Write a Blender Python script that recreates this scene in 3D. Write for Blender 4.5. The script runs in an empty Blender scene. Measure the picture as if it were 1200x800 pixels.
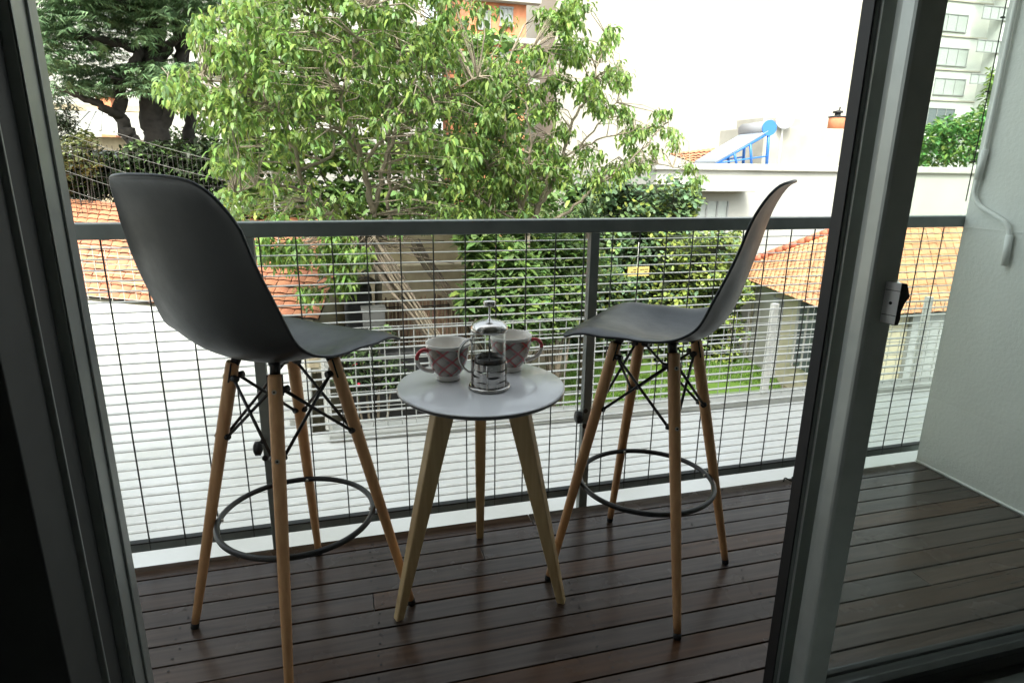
import bpy, bmesh, math, random
from mathutils import Vector, Matrix
random.seed(11)
rnd = random.random
def U(a, b): return a + (b - a) * rnd()
R_ = math.radians
scene = bpy.context.scene
COL = scene.collection

# ------------------------------------------------------------------ camera
CAM_H = 1.25
F_PX, PITCH, YAW, ROLL = 725.0, R_(15.485), R_(15.46), R_(0.711)
FW = Vector((math.sin(YAW)*math.cos(PITCH), math.cos(YAW)*math.cos(PITCH), -math.sin(PITCH)))
_r0 = Vector((math.cos(YAW), -math.sin(YAW), 0)); _u0 = _r0.cross(FW)
RT = _r0*math.cos(ROLL) + _u0*math.sin(ROLL); UP = -_r0*math.sin(ROLL) + _u0*math.cos(ROLL)
EYE = Vector((0, 0, CAM_H))
cam_d = bpy.data.cameras.new('camera'); cam = bpy.data.objects.new('camera', cam_d); COL.objects.link(cam)
cam_d.sensor_width = 36; cam_d.lens = 36*F_PX/1200; cam_d.clip_start = 0.02; cam_d.clip_end = 2000
m = Matrix((RT, UP, -FW)).transposed().to_4x4(); m.translation = EYE
cam.matrix_world = m
scene.camera = cam

def ray(x, y): return (FW*F_PX + RT*(x-600) - UP*(y-400)).normalized()
def atY(x, y, Y):            # photo pixel -> point on the plane Y = const
    d = ray(x, y); return EYE + d*(Y/d.y)
def atZ(x, y, z):
    d = ray(x, y); return EYE + d*((z-CAM_H)/d.z)

# ------------------------------------------------------------------ materials
def new_mat(name):
    m = bpy.data.materials.new(name); m.use_nodes = True
    nt = m.node_tree; return m, nt, nt.nodes['Principled BSDF']
def mat(name, col, rough=0.5, metal=0.0, var=0.0, vscale=6.0, bump=0.0, bscale=60.0, col2=None, spec=0.5, coat=0.0, island=0.0, transl=0.0, stretch=None):
    m, nt, b = new_mat(name); N = nt.nodes; L = nt.links
    b.inputs['Roughness'].default_value = rough; b.inputs['Metallic'].default_value = metal
    b.inputs['Specular IOR Level'].default_value = spec
    if coat: b.inputs['Coat Weight'].default_value = coat; b.inputs['Coat Roughness'].default_value = 0.08
    c = (*col, 1)
    out = None
    tc = N.new('ShaderNodeTexCoord')
    vec = tc.outputs['Object']
    if stretch:
        mp = N.new('ShaderNodeMapping'); mp.inputs['Scale'].default_value = stretch
        L.new(vec, mp.inputs['Vector']); vec = mp.outputs['Vector']
    if var or col2:
        nz = N.new('ShaderNodeTexNoise'); nz.inputs['Scale'].default_value = vscale; nz.inputs['Detail'].default_value = 6
        L.new(vec, nz.inputs['Vector'])
        mx = N.new('ShaderNodeMix'); mx.data_type = 'RGBA'
        mr = N.new('ShaderNodeMapRange'); mr.inputs[1].default_value = .35; mr.inputs[2].default_value = .65
        L.new(nz.outputs['Fac'], mr.inputs[0]); L.new(mr.outputs[0], mx.inputs[0])
        mx.inputs[6].default_value = c
        c2 = (*col2, 1) if col2 else tuple(min(1, v*(1+var)) for v in col)+(1,)
        if not col2: mx.inputs[6].default_value = tuple(v*(1-var) for v in col)+(1,)
        mx.inputs[7].default_value = c2; out = mx.outputs[2]
    if island:
        g = N.new('ShaderNodeNewGeometry'); hs = N.new('ShaderNodeHueSaturation')
        mr = N.new('ShaderNodeMapRange'); mr.inputs[3].default_value = 1-island; mr.inputs[4].default_value = 1+island
        L.new(g.outputs['Random Per Island'], mr.inputs[0]); L.new(mr.outputs[0], hs.inputs['Value'])
        wn = N.new('ShaderNodeMath'); wn.operation = 'MULTIPLY_ADD'; wn.inputs[1].default_value = 7.31; wn.inputs[2].default_value = .1
        L.new(g.outputs['Random Per Island'], wn.inputs[0])
        fr = N.new('ShaderNodeMath'); fr.operation = 'FRACT'; L.new(wn.outputs[0], fr.inputs[0])
        mh = N.new('ShaderNodeMapRange'); mh.inputs[3].default_value = .5-.05*island; mh.inputs[4].default_value = .5+.05*island
        L.new(fr.outputs[0], mh.inputs[0]); L.new(mh.outputs[0], hs.inputs['Hue'])
        if out: L.new(out, hs.inputs['Color'])
        else: hs.inputs['Color'].default_value = c
        out = hs.outputs[0]
    if out: L.new(out, b.inputs['Base Color'])
    else: b.inputs['Base Color'].default_value = c
    if bump:
        nz = N.new('ShaderNodeTexNoise'); nz.inputs['Scale'].default_value = bscale; nz.inputs['Detail'].default_value = 5
        L.new(vec, nz.inputs['Vector'])
        bp = N.new('ShaderNodeBump'); bp.inputs['Strength'].default_value = bump; bp.inputs['Distance'].default_value = .01
        L.new(nz.outputs['Fac'], bp.inputs['Height']); L.new(bp.outputs[0], b.inputs['Normal'])
    if transl:
        tr = N.new('ShaderNodeBsdfTranslucent'); ms = N.new('ShaderNodeMixShader'); ms.inputs[0].default_value = transl
        if out: L.new(out, tr.inputs['Color'])
        else: tr.inputs['Color'].default_value = c
        L.new(b.outputs[0], ms.inputs[1]); L.new(tr.outputs[0], ms.inputs[2])
        L.new(ms.outputs[0], N['Material Output'].inputs['Surface'])
    return m
def obj_random(m, lo, hi):
    N = m.node_tree.nodes; L = m.node_tree.links; b = N['Principled BSDF']; src = b.inputs['Base Color'].links[0].from_socket
    oi = N.new('ShaderNodeObjectInfo'); mr = N.new('ShaderNodeMapRange'); mr.inputs[3].default_value = lo; mr.inputs[4].default_value = hi
    hs = N.new('ShaderNodeHueSaturation'); L.new(oi.outputs['Random'], mr.inputs[0]); L.new(mr.outputs[0], hs.inputs['Value']); L.new(src, hs.inputs['Color']); L.new(hs.outputs[0], b.inputs['Base Color'])
def smudge(m, lo, hi, scale):
    N = m.node_tree.nodes; L = m.node_tree.links; b = N['Principled BSDF']
    tc = N.new('ShaderNodeTexCoord'); nz = N.new('ShaderNodeTexNoise'); nz.inputs['Scale'].default_value = scale; nz.inputs['Detail'].default_value = 8; nz.inputs['Roughness'].default_value = .7
    mr = N.new('ShaderNodeMapRange'); mr.inputs[1].default_value = .35; mr.inputs[2].default_value = .68; mr.inputs[3].default_value = lo; mr.inputs[4].default_value = hi
    L.new(tc.outputs['Object'], nz.inputs['Vector']); L.new(nz.outputs['Fac'], mr.inputs[0]); L.new(mr.outputs[0], b.inputs['Roughness'])
def glass_mat(name, tint=(1, 1, 1), ior=1.45, rough=0.0):
    m, nt, b = new_mat(name); N = nt.nodes; L = nt.links
    tr = N.new('ShaderNodeBsdfTransparent'); tr.inputs['Color'].default_value = (*tint, 1)
    gl = N.new('ShaderNodeBsdfGlossy'); gl.inputs['Roughness'].default_value = rough
    fr = N.new('ShaderNodeFresnel'); g = N.new('ShaderNodeNewGeometry'); mi = N.new('ShaderNodeMapRange')
    mi.inputs[3].default_value = ior; mi.inputs[4].default_value = 1/ior        # same reflection on the front and the back of the sheet
    L.new(g.outputs['Backfacing'], mi.inputs[0]); L.new(mi.outputs[0], fr.inputs['IOR'])
    ms = N.new('ShaderNodeMixShader'); L.new(fr.outputs[0], ms.inputs[0]); L.new(tr.outputs[0], ms.inputs[1]); L.new(gl.outputs[0], ms.inputs[2])
    L.new(ms.outputs[0], N['Material Output'].inputs['Surface']); N.remove(b)
    return m

M = {}
M['plastic'] = mat('charcoal_plastic', (.0045, .0085, .0108), .40, var=.15, vscale=7, bump=.05, bscale=420, spec=.55)
M['beech'] = mat('beech_wood', (.55, .295, .14), .45, col2=(.66, .38, .19), vscale=9, stretch=(9, 9, .8), bump=.04, bscale=40)
M['pine'] = mat('pine_wood', (.56, .405, .215), .5, col2=(.66, .50, .28), vscale=7, stretch=(10, 10, .7), bump=.05, bscale=30)
M['black_metal'] = mat('black_metal', (.012, .012, .013), .38, var=.2, vscale=20)
M['rubber'] = mat('black_rubber', (.01, .01, .01), .7)
M['steel'] = mat('polished_steel', (.52, .505, .485), .22, 1.0)
M['screw'] = mat('screw_steel', (.5, .47, .40), .35, .8)
M['grey_top'] = mat('grey_lacquer', (.60, .61, .62), .14, var=.03, vscale=5, bump=.01, bscale=200, coat=.2)
M['edge_mdf'] = mat('grey_edge', (.13, .135, .14), .4)
M['rail'] = mat('grey_rail_paint', (.205, .235, .230), .34, var=.12, vscale=14, bump=.05, bscale=120)
M['galv'] = mat('galvanised_steel', (.84, .82, .76), .42, .0, var=.12, vscale=30)
M['galv_dark'] = mat('dull_galvanised_rod', (.085, .087, .085), .5, .2, var=.2, vscale=30)
M['frame_alu'] = mat('dark_aluminium', (.27, .29, .275), .38, .3, var=.06, vscale=20, bump=.02, bscale=200)
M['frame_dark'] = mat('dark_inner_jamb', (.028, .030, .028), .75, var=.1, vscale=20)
M['stile_alu'] = mat('dark_satin_aluminium', (.40, .425, .40), .38, .45, var=.05, vscale=20)
M['frame_seal'] = mat('black_seal', (.008, .008, .009), .6)
M['lock_white'] = mat('lock_plate_aluminium', (.86, .86, .87), .38, .9)
M['plaster'] = mat('white_plaster', (.80, .81, .78), .85, var=.05, vscale=3, bump=.22, bscale=70)
M['room_paint'] = mat('room_paint', (.64, .63, .60), .9, var=.05, vscale=2, bump=.1, bscale=120)
M['conduit'] = mat('white_conduit', (.82, .83, .81), .5, var=.04)
M['white_slab'] = mat('white_painted_concrete', (.37, .37, .34), .7, var=.08, vscale=6, bump=.1, bscale=60)
M['old_grey'] = mat('old_grey_plastic', (.06, .062, .06), .7, var=.2)
M['old_floor'] = mat('grey_floor_tile', (.40, .40, .38), .7, var=.1)
M['roof_render'] = mat('weathered_cream_render', (.295, .285, .25), .9, var=.1, vscale=1.2)
M['slab_edge'] = mat('white_edge_paint', (.88, .88, .85), .6, var=.03)
M['membrane'] = mat('white_roof_coating', (.56, .565, .55), .75, col2=(.44, .44, .405), vscale=.9, bump=.25, bscale=14)
M['cream'] = mat('cream_render', (.50, .46, .34), .9, var=.06, vscale=1.5, bump=.2, bscale=30)
M['white_render'] = mat('white_render', (.36, .36, .335), .9, var=.06, vscale=.6, bump=.2, bscale=20)
M['cream_blind'] = mat('cream_party_wall', (.345, .33, .285), .9, var=.02, vscale=.15)
M['apartment'] = mat('pale_apartment_render', (.47, .49, .465), .9, var=.06, vscale=.5)
M['grey_render'] = mat('pale_grey_render', (.34, .36, .37), .9, var=.04, vscale=1.2)
M['brick_orange'] = mat('orange_brick', (.52, .20, .10), .85, var=.12, vscale=3)
M['terra_l'] = mat('terracotta_tile', (.41, .170, .088), .8, var=.10, vscale=2.2, island=.10)
M['terra_r'] = mat('weathered_tile', (.45, .255, .125), .85, col2=(.36, .175, .08), vscale=1.6, island=.16)
M['terra_ridge'] = mat('ridge_tile', (.45, .14, .08), .8, var=.15, vscale=4, island=.1)
M['under_tile'] = mat('tile_underlay', (.03, .02, .017), .95)
M['win_glass'] = mat('window_glass', (.10, .12, .13), .08)
M['win_pale'] = mat('pale_blind', (.30, .33, .32), .4, var=.05)
M['win_frame'] = mat('window_frame', (.22, .23, .23), .5)
M['blue'] = mat('blue_paint', (.03, .15, .50), .4)
M['collector'] = mat('solar_tubes', (.24, .27, .32), .35)
M['tank'] = mat('white_tank', (.23, .235, .25), .45)
M['dark_roof'] = mat('dark_plastic_sheet', (.008, .009, .010), .65, var=.3, vscale=7, bump=.6, bscale=9)
M['beige_wall'] = mat('stained_beige_wall', (.46, .39, .27), .95, col2=(.30, .25, .17), vscale=2.5, bump=.4, bscale=25)
M['bamboo'] = mat('reed_screen', (.14, .085, .055), .9, island=.35)
M['vine_dry'] = mat('dry_vine', (.17, .14, .105), .95, island=.25, var=.2, vscale=8)
M['bark_dark'] = mat('cedar_bark', (.035, .03, .026), .95, var=.35, vscale=5, bump=.8, bscale=14)
M['bark_pale'] = mat('pale_bark', (.34, .29, .22), .9, col2=(.20, .17, .13), vscale=6, bump=.3, bscale=30)
M['leaf'] = mat('walnut_leaf', (.220, .335, .080), .52, island=.58, transl=.5)
M['leaf_dark'] = mat('deep_leaf', (.13, .22, .07), .5, island=.4, transl=.25)
M['leaf_yellow'] = mat('turning_leaf', (.50, .30, .04), .5, island=.3, transl=.3)
M['cedar_leaf'] = mat('cedar_needle', (.125, .21, .10), .6, island=.45, transl=.15)
M['ivy_leaf'] = mat('ivy_leaf', (.095, .165, .080), .4, island=.5, transl=.2)
M['ivy_light'] = mat('ivy_new_leaf', (.20, .26, .055), .4, island=.4, transl=.25)
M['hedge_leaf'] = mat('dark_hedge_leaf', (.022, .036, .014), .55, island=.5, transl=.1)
M['bush_pale'] = mat('variegated_leaf', (.14, .16, .06), .5, island=.45, transl=.2)
M['acacia'] = mat('feathery_leaf', (.075, .20, .045), .55, island=.35, transl=.3)
M['spiky'] = mat('yucca_leaf', (.085, .135, .05), .4, island=.35, transl=.15)
M['backing'] = mat('dark_ivy_core', (.018, .026, .010), .95, var=.4, vscale=4)  # near-black green for the backing box behind the ivy leaves
M['soil'] = mat('garden_soil', (.12, .095, .062), .95, col2=(.07, .075, .035), vscale=.9, bump=.5, bscale=8)
M['grass'] = mat('lawn_grass', (.10, .19, .03), .6, island=.4, transl=.25)
M['wire'] = mat('fence_wire', (.50, .50, .47), .5, .3)
M['thin_wire'] = mat('thin_fence_wire', (.16, .16, .15), .6)
M['picket'] = mat('old_picket_wire', (.028, .027, .024), .8)
M['insul'] = mat('white_insulator', (.62, .62, .58), .5)
M['sign_yellow'] = mat('yellow_sign', (.62, .48, .16), .6, var=.1, vscale=20)
M['ink'] = mat('sign_ink', (.05, .045, .03), .7)
M['ceramic'] = mat('white_ceramic', (.74, .71, .66), .18, coat=.3)
M['ceramic_red'] = mat('red_glaze', (.50, .06, .07), .2, coat=.3)
M['glass'] = glass_mat('clear_glass', (.97, .985, .98), 1.42)
M['pane'] = glass_mat('door_glass', (.965, .985, .97), 1.35)
M['mesh_dark'] = mat('filter_mesh', (.10, .09, .085), .35, .8)
M['coffee'] = mat('coffee_grounds', (.02, .012, .008), .6)
M['flower'] = mat('red_flower', (.45, .03, .06), .6)

obj_random(M['beech'], .82, 1.15); obj_random(M['pine'], .88, 1.1)
smudge(M['grey_top'], .10, .26, 9); smudge(M['plastic'], .34, .50, 6); smudge(M['rail'], .28, .5, 11); smudge(M['steel'], .14, .30, 30)
# deck: dark hardwood boards with grain and gloss
def deck_mat():
    m, nt, b = new_mat('dark_hardwood'); N = nt.nodes; L = nt.links
    tc = N.new('ShaderNodeTexCoord'); g = N.new('ShaderNodeNewGeometry')
    mp = N.new('ShaderNodeMapping'); mp.inputs['Scale'].default_value = (1.3, 26, 26)
    off = N.new('ShaderNodeCombineXYZ'); ml = N.new('ShaderNodeMath'); ml.operation = 'MULTIPLY'; ml.inputs[1].default_value = 41
    L.new(g.outputs['Random Per Island'], ml.inputs[0]); L.new(ml.outputs[0], off.inputs['X'])
    L.new(off.outputs[0], mp.inputs['Location']); L.new(tc.outputs['Object'], mp.inputs['Vector'])
    nz = N.new('ShaderNodeTexNoise'); nz.inputs['Scale'].default_value = 2.2; nz.inputs['Detail'].default_value = 7
    L.new(mp.outputs[0], nz.inputs['Vector'])
    cr = N.new('ShaderNodeValToRGB'); e = cr.color_ramp.elements
    e[0].position = .3; e[0].color = (.050, .028, .0185, 1); e[1].position = .75; e[1].color = (.112, .066, .043, 1)
    L.new(nz.outputs['Fac'], cr.inputs[0])
    hs = N.new('ShaderNodeHueSaturation'); mr = N.new('ShaderNodeMapRange'); mr.inputs[3].default_value = .75; mr.inputs[4].default_value = 1.25
    L.new(g.outputs['Random Per Island'], mr.inputs[0]); L.new(mr.outputs[0], hs.inputs['Value'])
    f = N.new('ShaderNodeMath'); f.operation = 'MULTIPLY'; f.inputs[1].default_value = 5.7; L.new(g.outputs['Random Per Island'], f.inputs[0])
    f2 = N.new('ShaderNodeMath'); f2.operation = 'FRACT'; L.new(f.outputs[0], f2.inputs[0])
    ms = N.new('ShaderNodeMapRange'); ms.inputs[3].default_value = .55; ms.inputs[4].default_value = 1.25; L.new(f2.outputs[0], ms.inputs[0]); L.new(ms.outputs[0], hs.inputs['Saturation'])
    L.new(cr.outputs[0], hs.inputs['Color']); L.new(hs.outputs[0], b.inputs['Base Color'])
    n2 = N.new('ShaderNodeTexNoise'); n2.inputs['Scale'].default_value = 5; n2.inputs['Detail'].default_value = 6; L.new(tc.outputs['Object'], n2.inputs['Vector'])
    m2 = N.new('ShaderNodeMapRange'); m2.inputs[1].default_value = .3; m2.inputs[2].default_value = .7; m2.inputs[3].default_value = .20; m2.inputs[4].default_value = .30
    b.inputs['Specular IOR Level'].default_value = .36
    L.new(n2.outputs['Fac'], m2.inputs[0]); L.new(m2.outputs[0], b.inputs['Roughness'])
    bp = N.new('ShaderNodeBump'); bp.inputs['Strength'].default_value = .12; bp.inputs['Distance'].default_value = .004
    L.new(nz.outputs['Fac'], bp.inputs['Height']); L.new(bp.outputs[0], b.inputs['Normal'])
    return m
M['deck'] = deck_mat()

# plaid glaze on the cups: UV x = angle turns * 1, y = height
def plaid_mat():
    m, nt, b = new_mat('plaid_glaze'); N = nt.nodes; L = nt.links
    b.inputs['Roughness'].default_value = .2; b.inputs['Coat Weight'].default_value = .3
    uv = N.new('ShaderNodeUVMap'); sp = N.new('ShaderNodeSeparateXYZ'); L.new(uv.outputs[0], sp.inputs[0])
    def math_(op, a, bv=None, c=None):
        n = N.new('ShaderNodeMath'); n.operation = op
        for i, v in enumerate((a, bv, c)):
            if v is None: continue
            if isinstance(v, (int, float)): n.inputs[i].default_value = v
            else: L.new(v, n.inputs[i])
        return n.outputs[0]
    u = math_('MULTIPLY', sp.outputs[0], 7.0); v = math_('MULTIPLY', sp.outputs[1], 1.9)
    a = math_('ADD', u, v); c = math_('SUBTRACT', u, v)
    def stripe(x, mul, w, ph=0.0):
        f = math_('FRACT', math_('MULTIPLY_ADD', x, mul, ph)); return math_('LESS_THAN', f, w)
    red = math_('MAXIMUM', stripe(a, 1, .11), stripe(c, 1, .11))
    thin = math_('MULTIPLY', math_('MAXIMUM', stripe(a, 1, .05, .45), stripe(c, 1, .05, .45)), .7)
    grey = math_('MULTIPLY', math_('ADD', stripe(a, 9, .45), stripe(c, 9, .45)), .46)
    blk = math_('MULTIPLY', math_('ADD', stripe(a, 1, .5, .3), stripe(c, 1, .5, .3)), .28)
    g = math_('ADD', grey, blk)
    mx = N.new('ShaderNodeMix'); mx.data_type = 'RGBA'; mx.inputs[6].default_value = (.68, .61, .53, 1); mx.inputs[7].default_value = (.07, .055, .05, 1)
    L.new(g, mx.inputs[0])
    m3 = N.new('ShaderNodeMix'); m3.data_type = 'RGBA'; m3.inputs[7].default_value = (.10, .05, .05, 1); L.new(thin, m3.inputs[0]); L.new(mx.outputs[2], m3.inputs[6])
    m2 = N.new('ShaderNodeMix'); m2.data_type = 'RGBA'; m2.inputs[7].default_value = (.40, .04, .05, 1); L.new(red, m2.inputs[0]); L.new(m3.outputs[2], m2.inputs[6])
    L.new(m2.outputs[2], b.inputs['Base Color'])
    return m
M['plaid'] = plaid_mat()

# ------------------------------------------------------------------ mesh helpers
class MB:
    def __init__(s): s.v = []; s.f = []; s.mi = []; s.sm = []
    def add(s, vs, fs, mi=0, smooth=False):
        o = len(s.v); s.v += [tuple(p) for p in vs]
        for f in fs: s.f.append([o+i for i in f]); s.mi.append(mi); s.sm.append(smooth)
    def box(s, lo, hi, mi=0, M4=None):
        (a, b, c), (d, e, f) = lo, hi
        vs = [Vector(p) for p in ((a,b,c),(d,b,c),(d,e,c),(a,e,c),(a,b,f),(d,b,f),(d,e,f),(a,e,f))]
        if M4: vs = [M4 @ p for p in vs]
        s.add(vs, [(0,3,2,1),(4,5,6,7),(0,1,5,4),(1,2,6,5),(2,3,7,6),(3,0,4,7)], mi)
    def prism(s, pts, z0, z1, mi=0):        # pts: XY polygon, ccw
        n = len(pts); vs = [(x, y, z0) for x, y in pts] + [(x, y, z1) for x, y in pts]
        s.add(vs, [tuple(range(n-1, -1, -1)), tuple(range(n, 2*n))] + [(i, (i+1) % n, n+(i+1) % n, n+i) for i in range(n)], mi)
    def hexa(s, q0, q1, mi=0):              # two quads (lists of four points) joined
        s.add(list(q0)+list(q1), [(3,2,1,0),(4,5,6,7),(0,1,5,4),(1,2,6,5),(2,3,7,6),(3,0,4,7)], mi)
    def tube(s, pts, rad, n=8, mi=0, caps=True, closed=False, smooth=True):
        pts = [Vector(p) for p in pts]; k = len(pts)
        rs = rad if isinstance(rad, (list, tuple)) else [rad]*k
        t0 = (pts[1]-pts[0]).normalized(); up = Vector((0,0,1)) if abs(t0.z) < .9 else Vector((1,0,0))
        nrm = t0.cross(up).normalized(); vs = []
        for i, p in enumerate(pts):
            if closed: t = pts[(i+1) % k]-pts[i-1]
            else: t = pts[min(i+1, k-1)]-pts[max(i-1, 0)]
            t = t.normalized() if t.length > 1e-9 else t0
            nrm = (nrm - t*nrm.dot(t)); nrm = nrm.normalized() if nrm.length > 1e-6 else t.orthogonal().normalized()
            bn = t.cross(nrm)
            for j in range(n):
                a = 2*math.pi*j/n; vs.append(p + (nrm*math.cos(a)+bn*math.sin(a))*rs[i])
        fs = []
        for i in range(k if closed else k-1):
            for j in range(n):
                a = i*n+j; b = i*n+(j+1) % n; c = ((i+1) % k)*n+(j+1) % n; d = ((i+1) % k)*n+j
                fs.append((a, b, c, d))
        s.add(vs, fs, mi, smooth)
        if caps and not closed:
            s.add([], [])
            o = len(s.v)-len(vs)
            s.f.append([o+j for j in range(n-1, -1, -1)]); s.mi.append(mi); s.sm.append(False)
            s.f.append([o+(k-1)*n+j for j in range(n)]); s.mi.append(mi); s.sm.append(False)
    def lathe(s, prof, c=(0,0,0), n=40, mi=0, axis='Z'):
        vs = []; k = len(prof)
        for r, z in prof:
            for j in range(n):
                a = 2*math.pi*j/n; vs.append((c[0]+r*math.cos(a), c[1]+r*math.sin(a), c[2]+z))
        fs = [(i*n+j, i*n+(j+1) % n, (i+1)*n+(j+1) % n, (i+1)*n+j) for i in range(k-1) for j in range(n)]
        s.add(vs, fs, mi, True)
    def build(s, name, mats, parent=None, loc=None, bevel=0.0, merge=0.0, sharp=None, segs=2):
        me = bpy.data.meshes.new(name); me.from_pydata(s.v, [], s.f)
        for mm in (mats if isinstance(mats, (list, tuple)) else [mats]): me.materials.append(mm)
        me.polygons.foreach_set('material_index', s.mi); me.polygons.foreach_set('use_smooth', s.sm)
        me.update()
        o = bpy.data.objects.new(name, me); COL.objects.link(o)
        if parent: o.parent = parent
        if loc: o.location = loc
        if merge:
            bm = bmesh.new(); bm.from_mesh(me); bmesh.ops.remove_doubles(bm, verts=bm.verts, dist=merge)
            bmesh.ops.recalc_face_normals(bm, faces=bm.faces); bm.to_mesh(me); bm.free()
        if bevel:
            md = o.modifiers.new('edge', 'BEVEL'); md.width = bevel; md.segments = segs; md.limit_method = 'ANGLE'; md.angle_limit = R_(40)
        return o
def tag(o, label=None, cat=None, group=None, kind=None):
    if label: o['label'] = label
    if cat: o['category'] = cat
    if group: o['group'] = group
    if kind: o['kind'] = kind
    return o
def thing(name, label, cat, loc=(0,0,0), rz=0.0, group=None):
    o = bpy.data.objects.new(name, None); COL.objects.link(o); o.location = loc; o.rotation_euler = (0, 0, rz); o.empty_display_size = .1
    return tag(o, label, cat, group, 'thing')
def copy_tree(o, parent=None):
    c = o.copy(); COL.objects.link(c); c.parent = parent
    for ch in [x for x in o.children]: copy_tree(ch, c)
    return c
def lerp(a, b, t): return a + (b-a)*t
def spline(pts, n):          # Catmull-Rom through pts
    P = [Vector(p) for p in pts]; P = [P[0]*2-P[1]] + P + [P[-1]*2-P[-2]]; out = []
    segs = len(P)-3
    for i in range(n+1):
        t = i/n*segs; k = min(int(t), segs-1); f = t-k
        a, b, c, d = P[k:k+4]
        out.append(.5*((2*b)+(c-a)*f+(2*a-5*b+4*c-d)*f*f+(3*b-a-3*c+d)*f**3))
    return out

# ================================================================== BALCONY
DECK_X0, DECK_X1, DECK_Y0, DECK_Y1 = -2.198, 2.452, 1.075, 1.984
mb = MB()
pitch = .0797; y = DECK_Y1; row = 0
joints = {1: [1.35, -.9], 2: [.40], 4: [.03], 5: [-.75], 8: [1.74], 0: [.62]}
while y - .074 > DECK_Y0 - .08:
    xs = [DECK_X0] + sorted(joints.get(row, [])) + [DECK_X1]
    for a, b in zip(xs[:-1], xs[1:]):
        dz = U(-.0008, .0008)
        mb.box((a+.0012, y-.0742, -.022), (b-.0012, y, dz))
    y -= pitch; row += 1
deck = mb.build('deck_floor', M['deck'], bevel=.0016)
tag(deck, 'dark glossy hardwood deck boards with narrow gaps', 'deck', kind='structure')
mb = MB()                                    # recessed screw heads: pairs on the joist lines
yy = DECK_Y1; row = 0
while yy > DECK_Y0:
    for jx in (-1.0, -.495, .035, .62, 1.19, 1.74, 2.3):
        for d in (.018, .056):
            x_ = jx+U(-.012, .012)+(.03 if row in joints and any(abs(jx-q) < .1 for q in joints[row]) else 0); r = .0034
            c = (x_, yy-d+U(-.003, .003), .0012)
            mb.add([(c[0]+r*math.cos(k*.785), c[1]+r*math.sin(k*.785), c[2]) for k in range(8)], [tuple(range(8))], 0)
    yy -= pitch; row += 1
mb.build('screw_head', M['rubber'], deck)
tag(bpy.data.objects['screw_head'], kind='stuff')
mb = MB(); mb.box((-2.3, 1.0, -.2), (2.62, 1.983, -.03))
slab = mb.build('balcony_slab', M['slab_edge'], bevel=.004); tag(slab, 'white painted concrete edge of the balcony floor', 'slab', kind='structure')

# ---- railing: one thing
YR = 2.012
rail = thing('balcony_railing', 'grey metal balcony railing with flat top rail and steel grating infill', 'railing', (0, YR, 0))
mb = MB(); mb.box((-2.19, -.026, 1.047), (2.54, .026, 1.092)); mb.build('top_rail', M['rail'], rail, bevel=.004)
for px in (-1.378, -.268, .842, 1.95):
    mb = MB(); mb.box((px-.0165, -.0265, -.15), (px+.0165, .006, 1.0465)); po = mb.build('post', M['rail'], rail, bevel=.0025)
    mb = MB(); mb.tube([(px-.018, -.02, .37), (px-.024, -.02, .37), (px-.040, -.02, .37), (px-.046, -.02, .37)], [.010, .024, .024, .012], 12)
    mb.tube([(px-.012, -.0295, .40), (px-.012, -.038, .40)], .009, 10); mb.tube([(px-.012, -.0295, .34), (px-.012, -.038, .34)], .009, 10)
    mb.build('clamp', M['black_metal'], po)
bars = MB(); z = .102
while z < 1.03:
    bars.box((-2.19, .008, z-.001), (2.54, .026, z+.001)); z += .0316
bars.build('grating_bars', M['galv'], rail)
rods = MB(); k = 0; x = .71-.1055*27
while x < 2.53:
    rods.tube([(x+U(-.0006,.0006), .0075, .036), (x, .0075, .5), (x+U(-.0006,.0006), .0075, 1.046)], .0024, 6); x += .1055
rods.build('grating_rods', M['galv_dark'], rail)
mb = MB(); mb.box((-2.19, .006, .033), (2.54, .009, .060), 1); mb.box((-2.19, .0092, .033), (2.54, .032, .036), 1); mb.box((-2.19, .005, .0602), (2.54, .030, .0655))
mb.build('bottom_channel', [M['frame_dark'], M['rail']], rail, bevel=.001)

# ---- right side wall with conduit
WX = 2.456
wall = thing('side_wall', 'white plastered balcony side wall at the end of the railing', 'wall', (WX, 1.5, 0))
mb = MB(); mb.box((0, -.5, -.2), (.16, .483, 2.75)); mb.box((-.0014, -.5, 1.044), (.0, .4825, 1.05)); mb.build('plaster_face', M['plaster'], wall, bevel=.012)
mb = MB(); mb.tube([(-.0015, -.45, .006), (-.0015, .48, .006)], .006, 6); mb.build('sealant_line', M['conduit'], wall)
pipe = thing('conduit_pipe', 'thin white cable conduit running down the plaster wall with one bend', 'conduit', (WX, 1.95, 1.2))
P = spline([(-.014, -.004, 1.5), (-.014, -.004, .8), (-.014, -.002, .14), (-.014, .004, .03), (-.014, .004, -.02), (-.014, -.028, -.065), (-.014, -.10, -.10), (-.014, -.145, -.125), (-.014, -.166, -.17), (-.014, -.172, -.27)], 60)
mb = MB(); mb.tube(P, .0085, 10); mb.build('conduit', M['conduit'], pipe)
mb = MB(); mb.tube([(-.015, -.003, .15), (-.015, .002, .035)], .0125, 12); mb.build('sleeve', M['conduit'], pipe)
mb = MB(); mb.tube([(-.015, -.167, -.165), (-.015, -.172, -.28)], .0125, 12); mb.build('sleeve', M['conduit'], pipe)
cable = thing('edge_cable', 'thin dark cable dropping along the outer edge of the plaster wall', 'cable', (WX, 1.984, 1.2))
mb = MB(); mb.tube([(-.006, .007, 1.5), (-.006, .006, .6), (-.005, .008, -.05)], .0022, 6)
mb.build('cable', M['rubber'], cable)
for zz in (.62, .36, .1):
    mb = MB(); mb.box((-.016, .002, zz), (.0, .010, zz+.006)); mb.build('clip', M['rubber'], cable)

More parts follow.
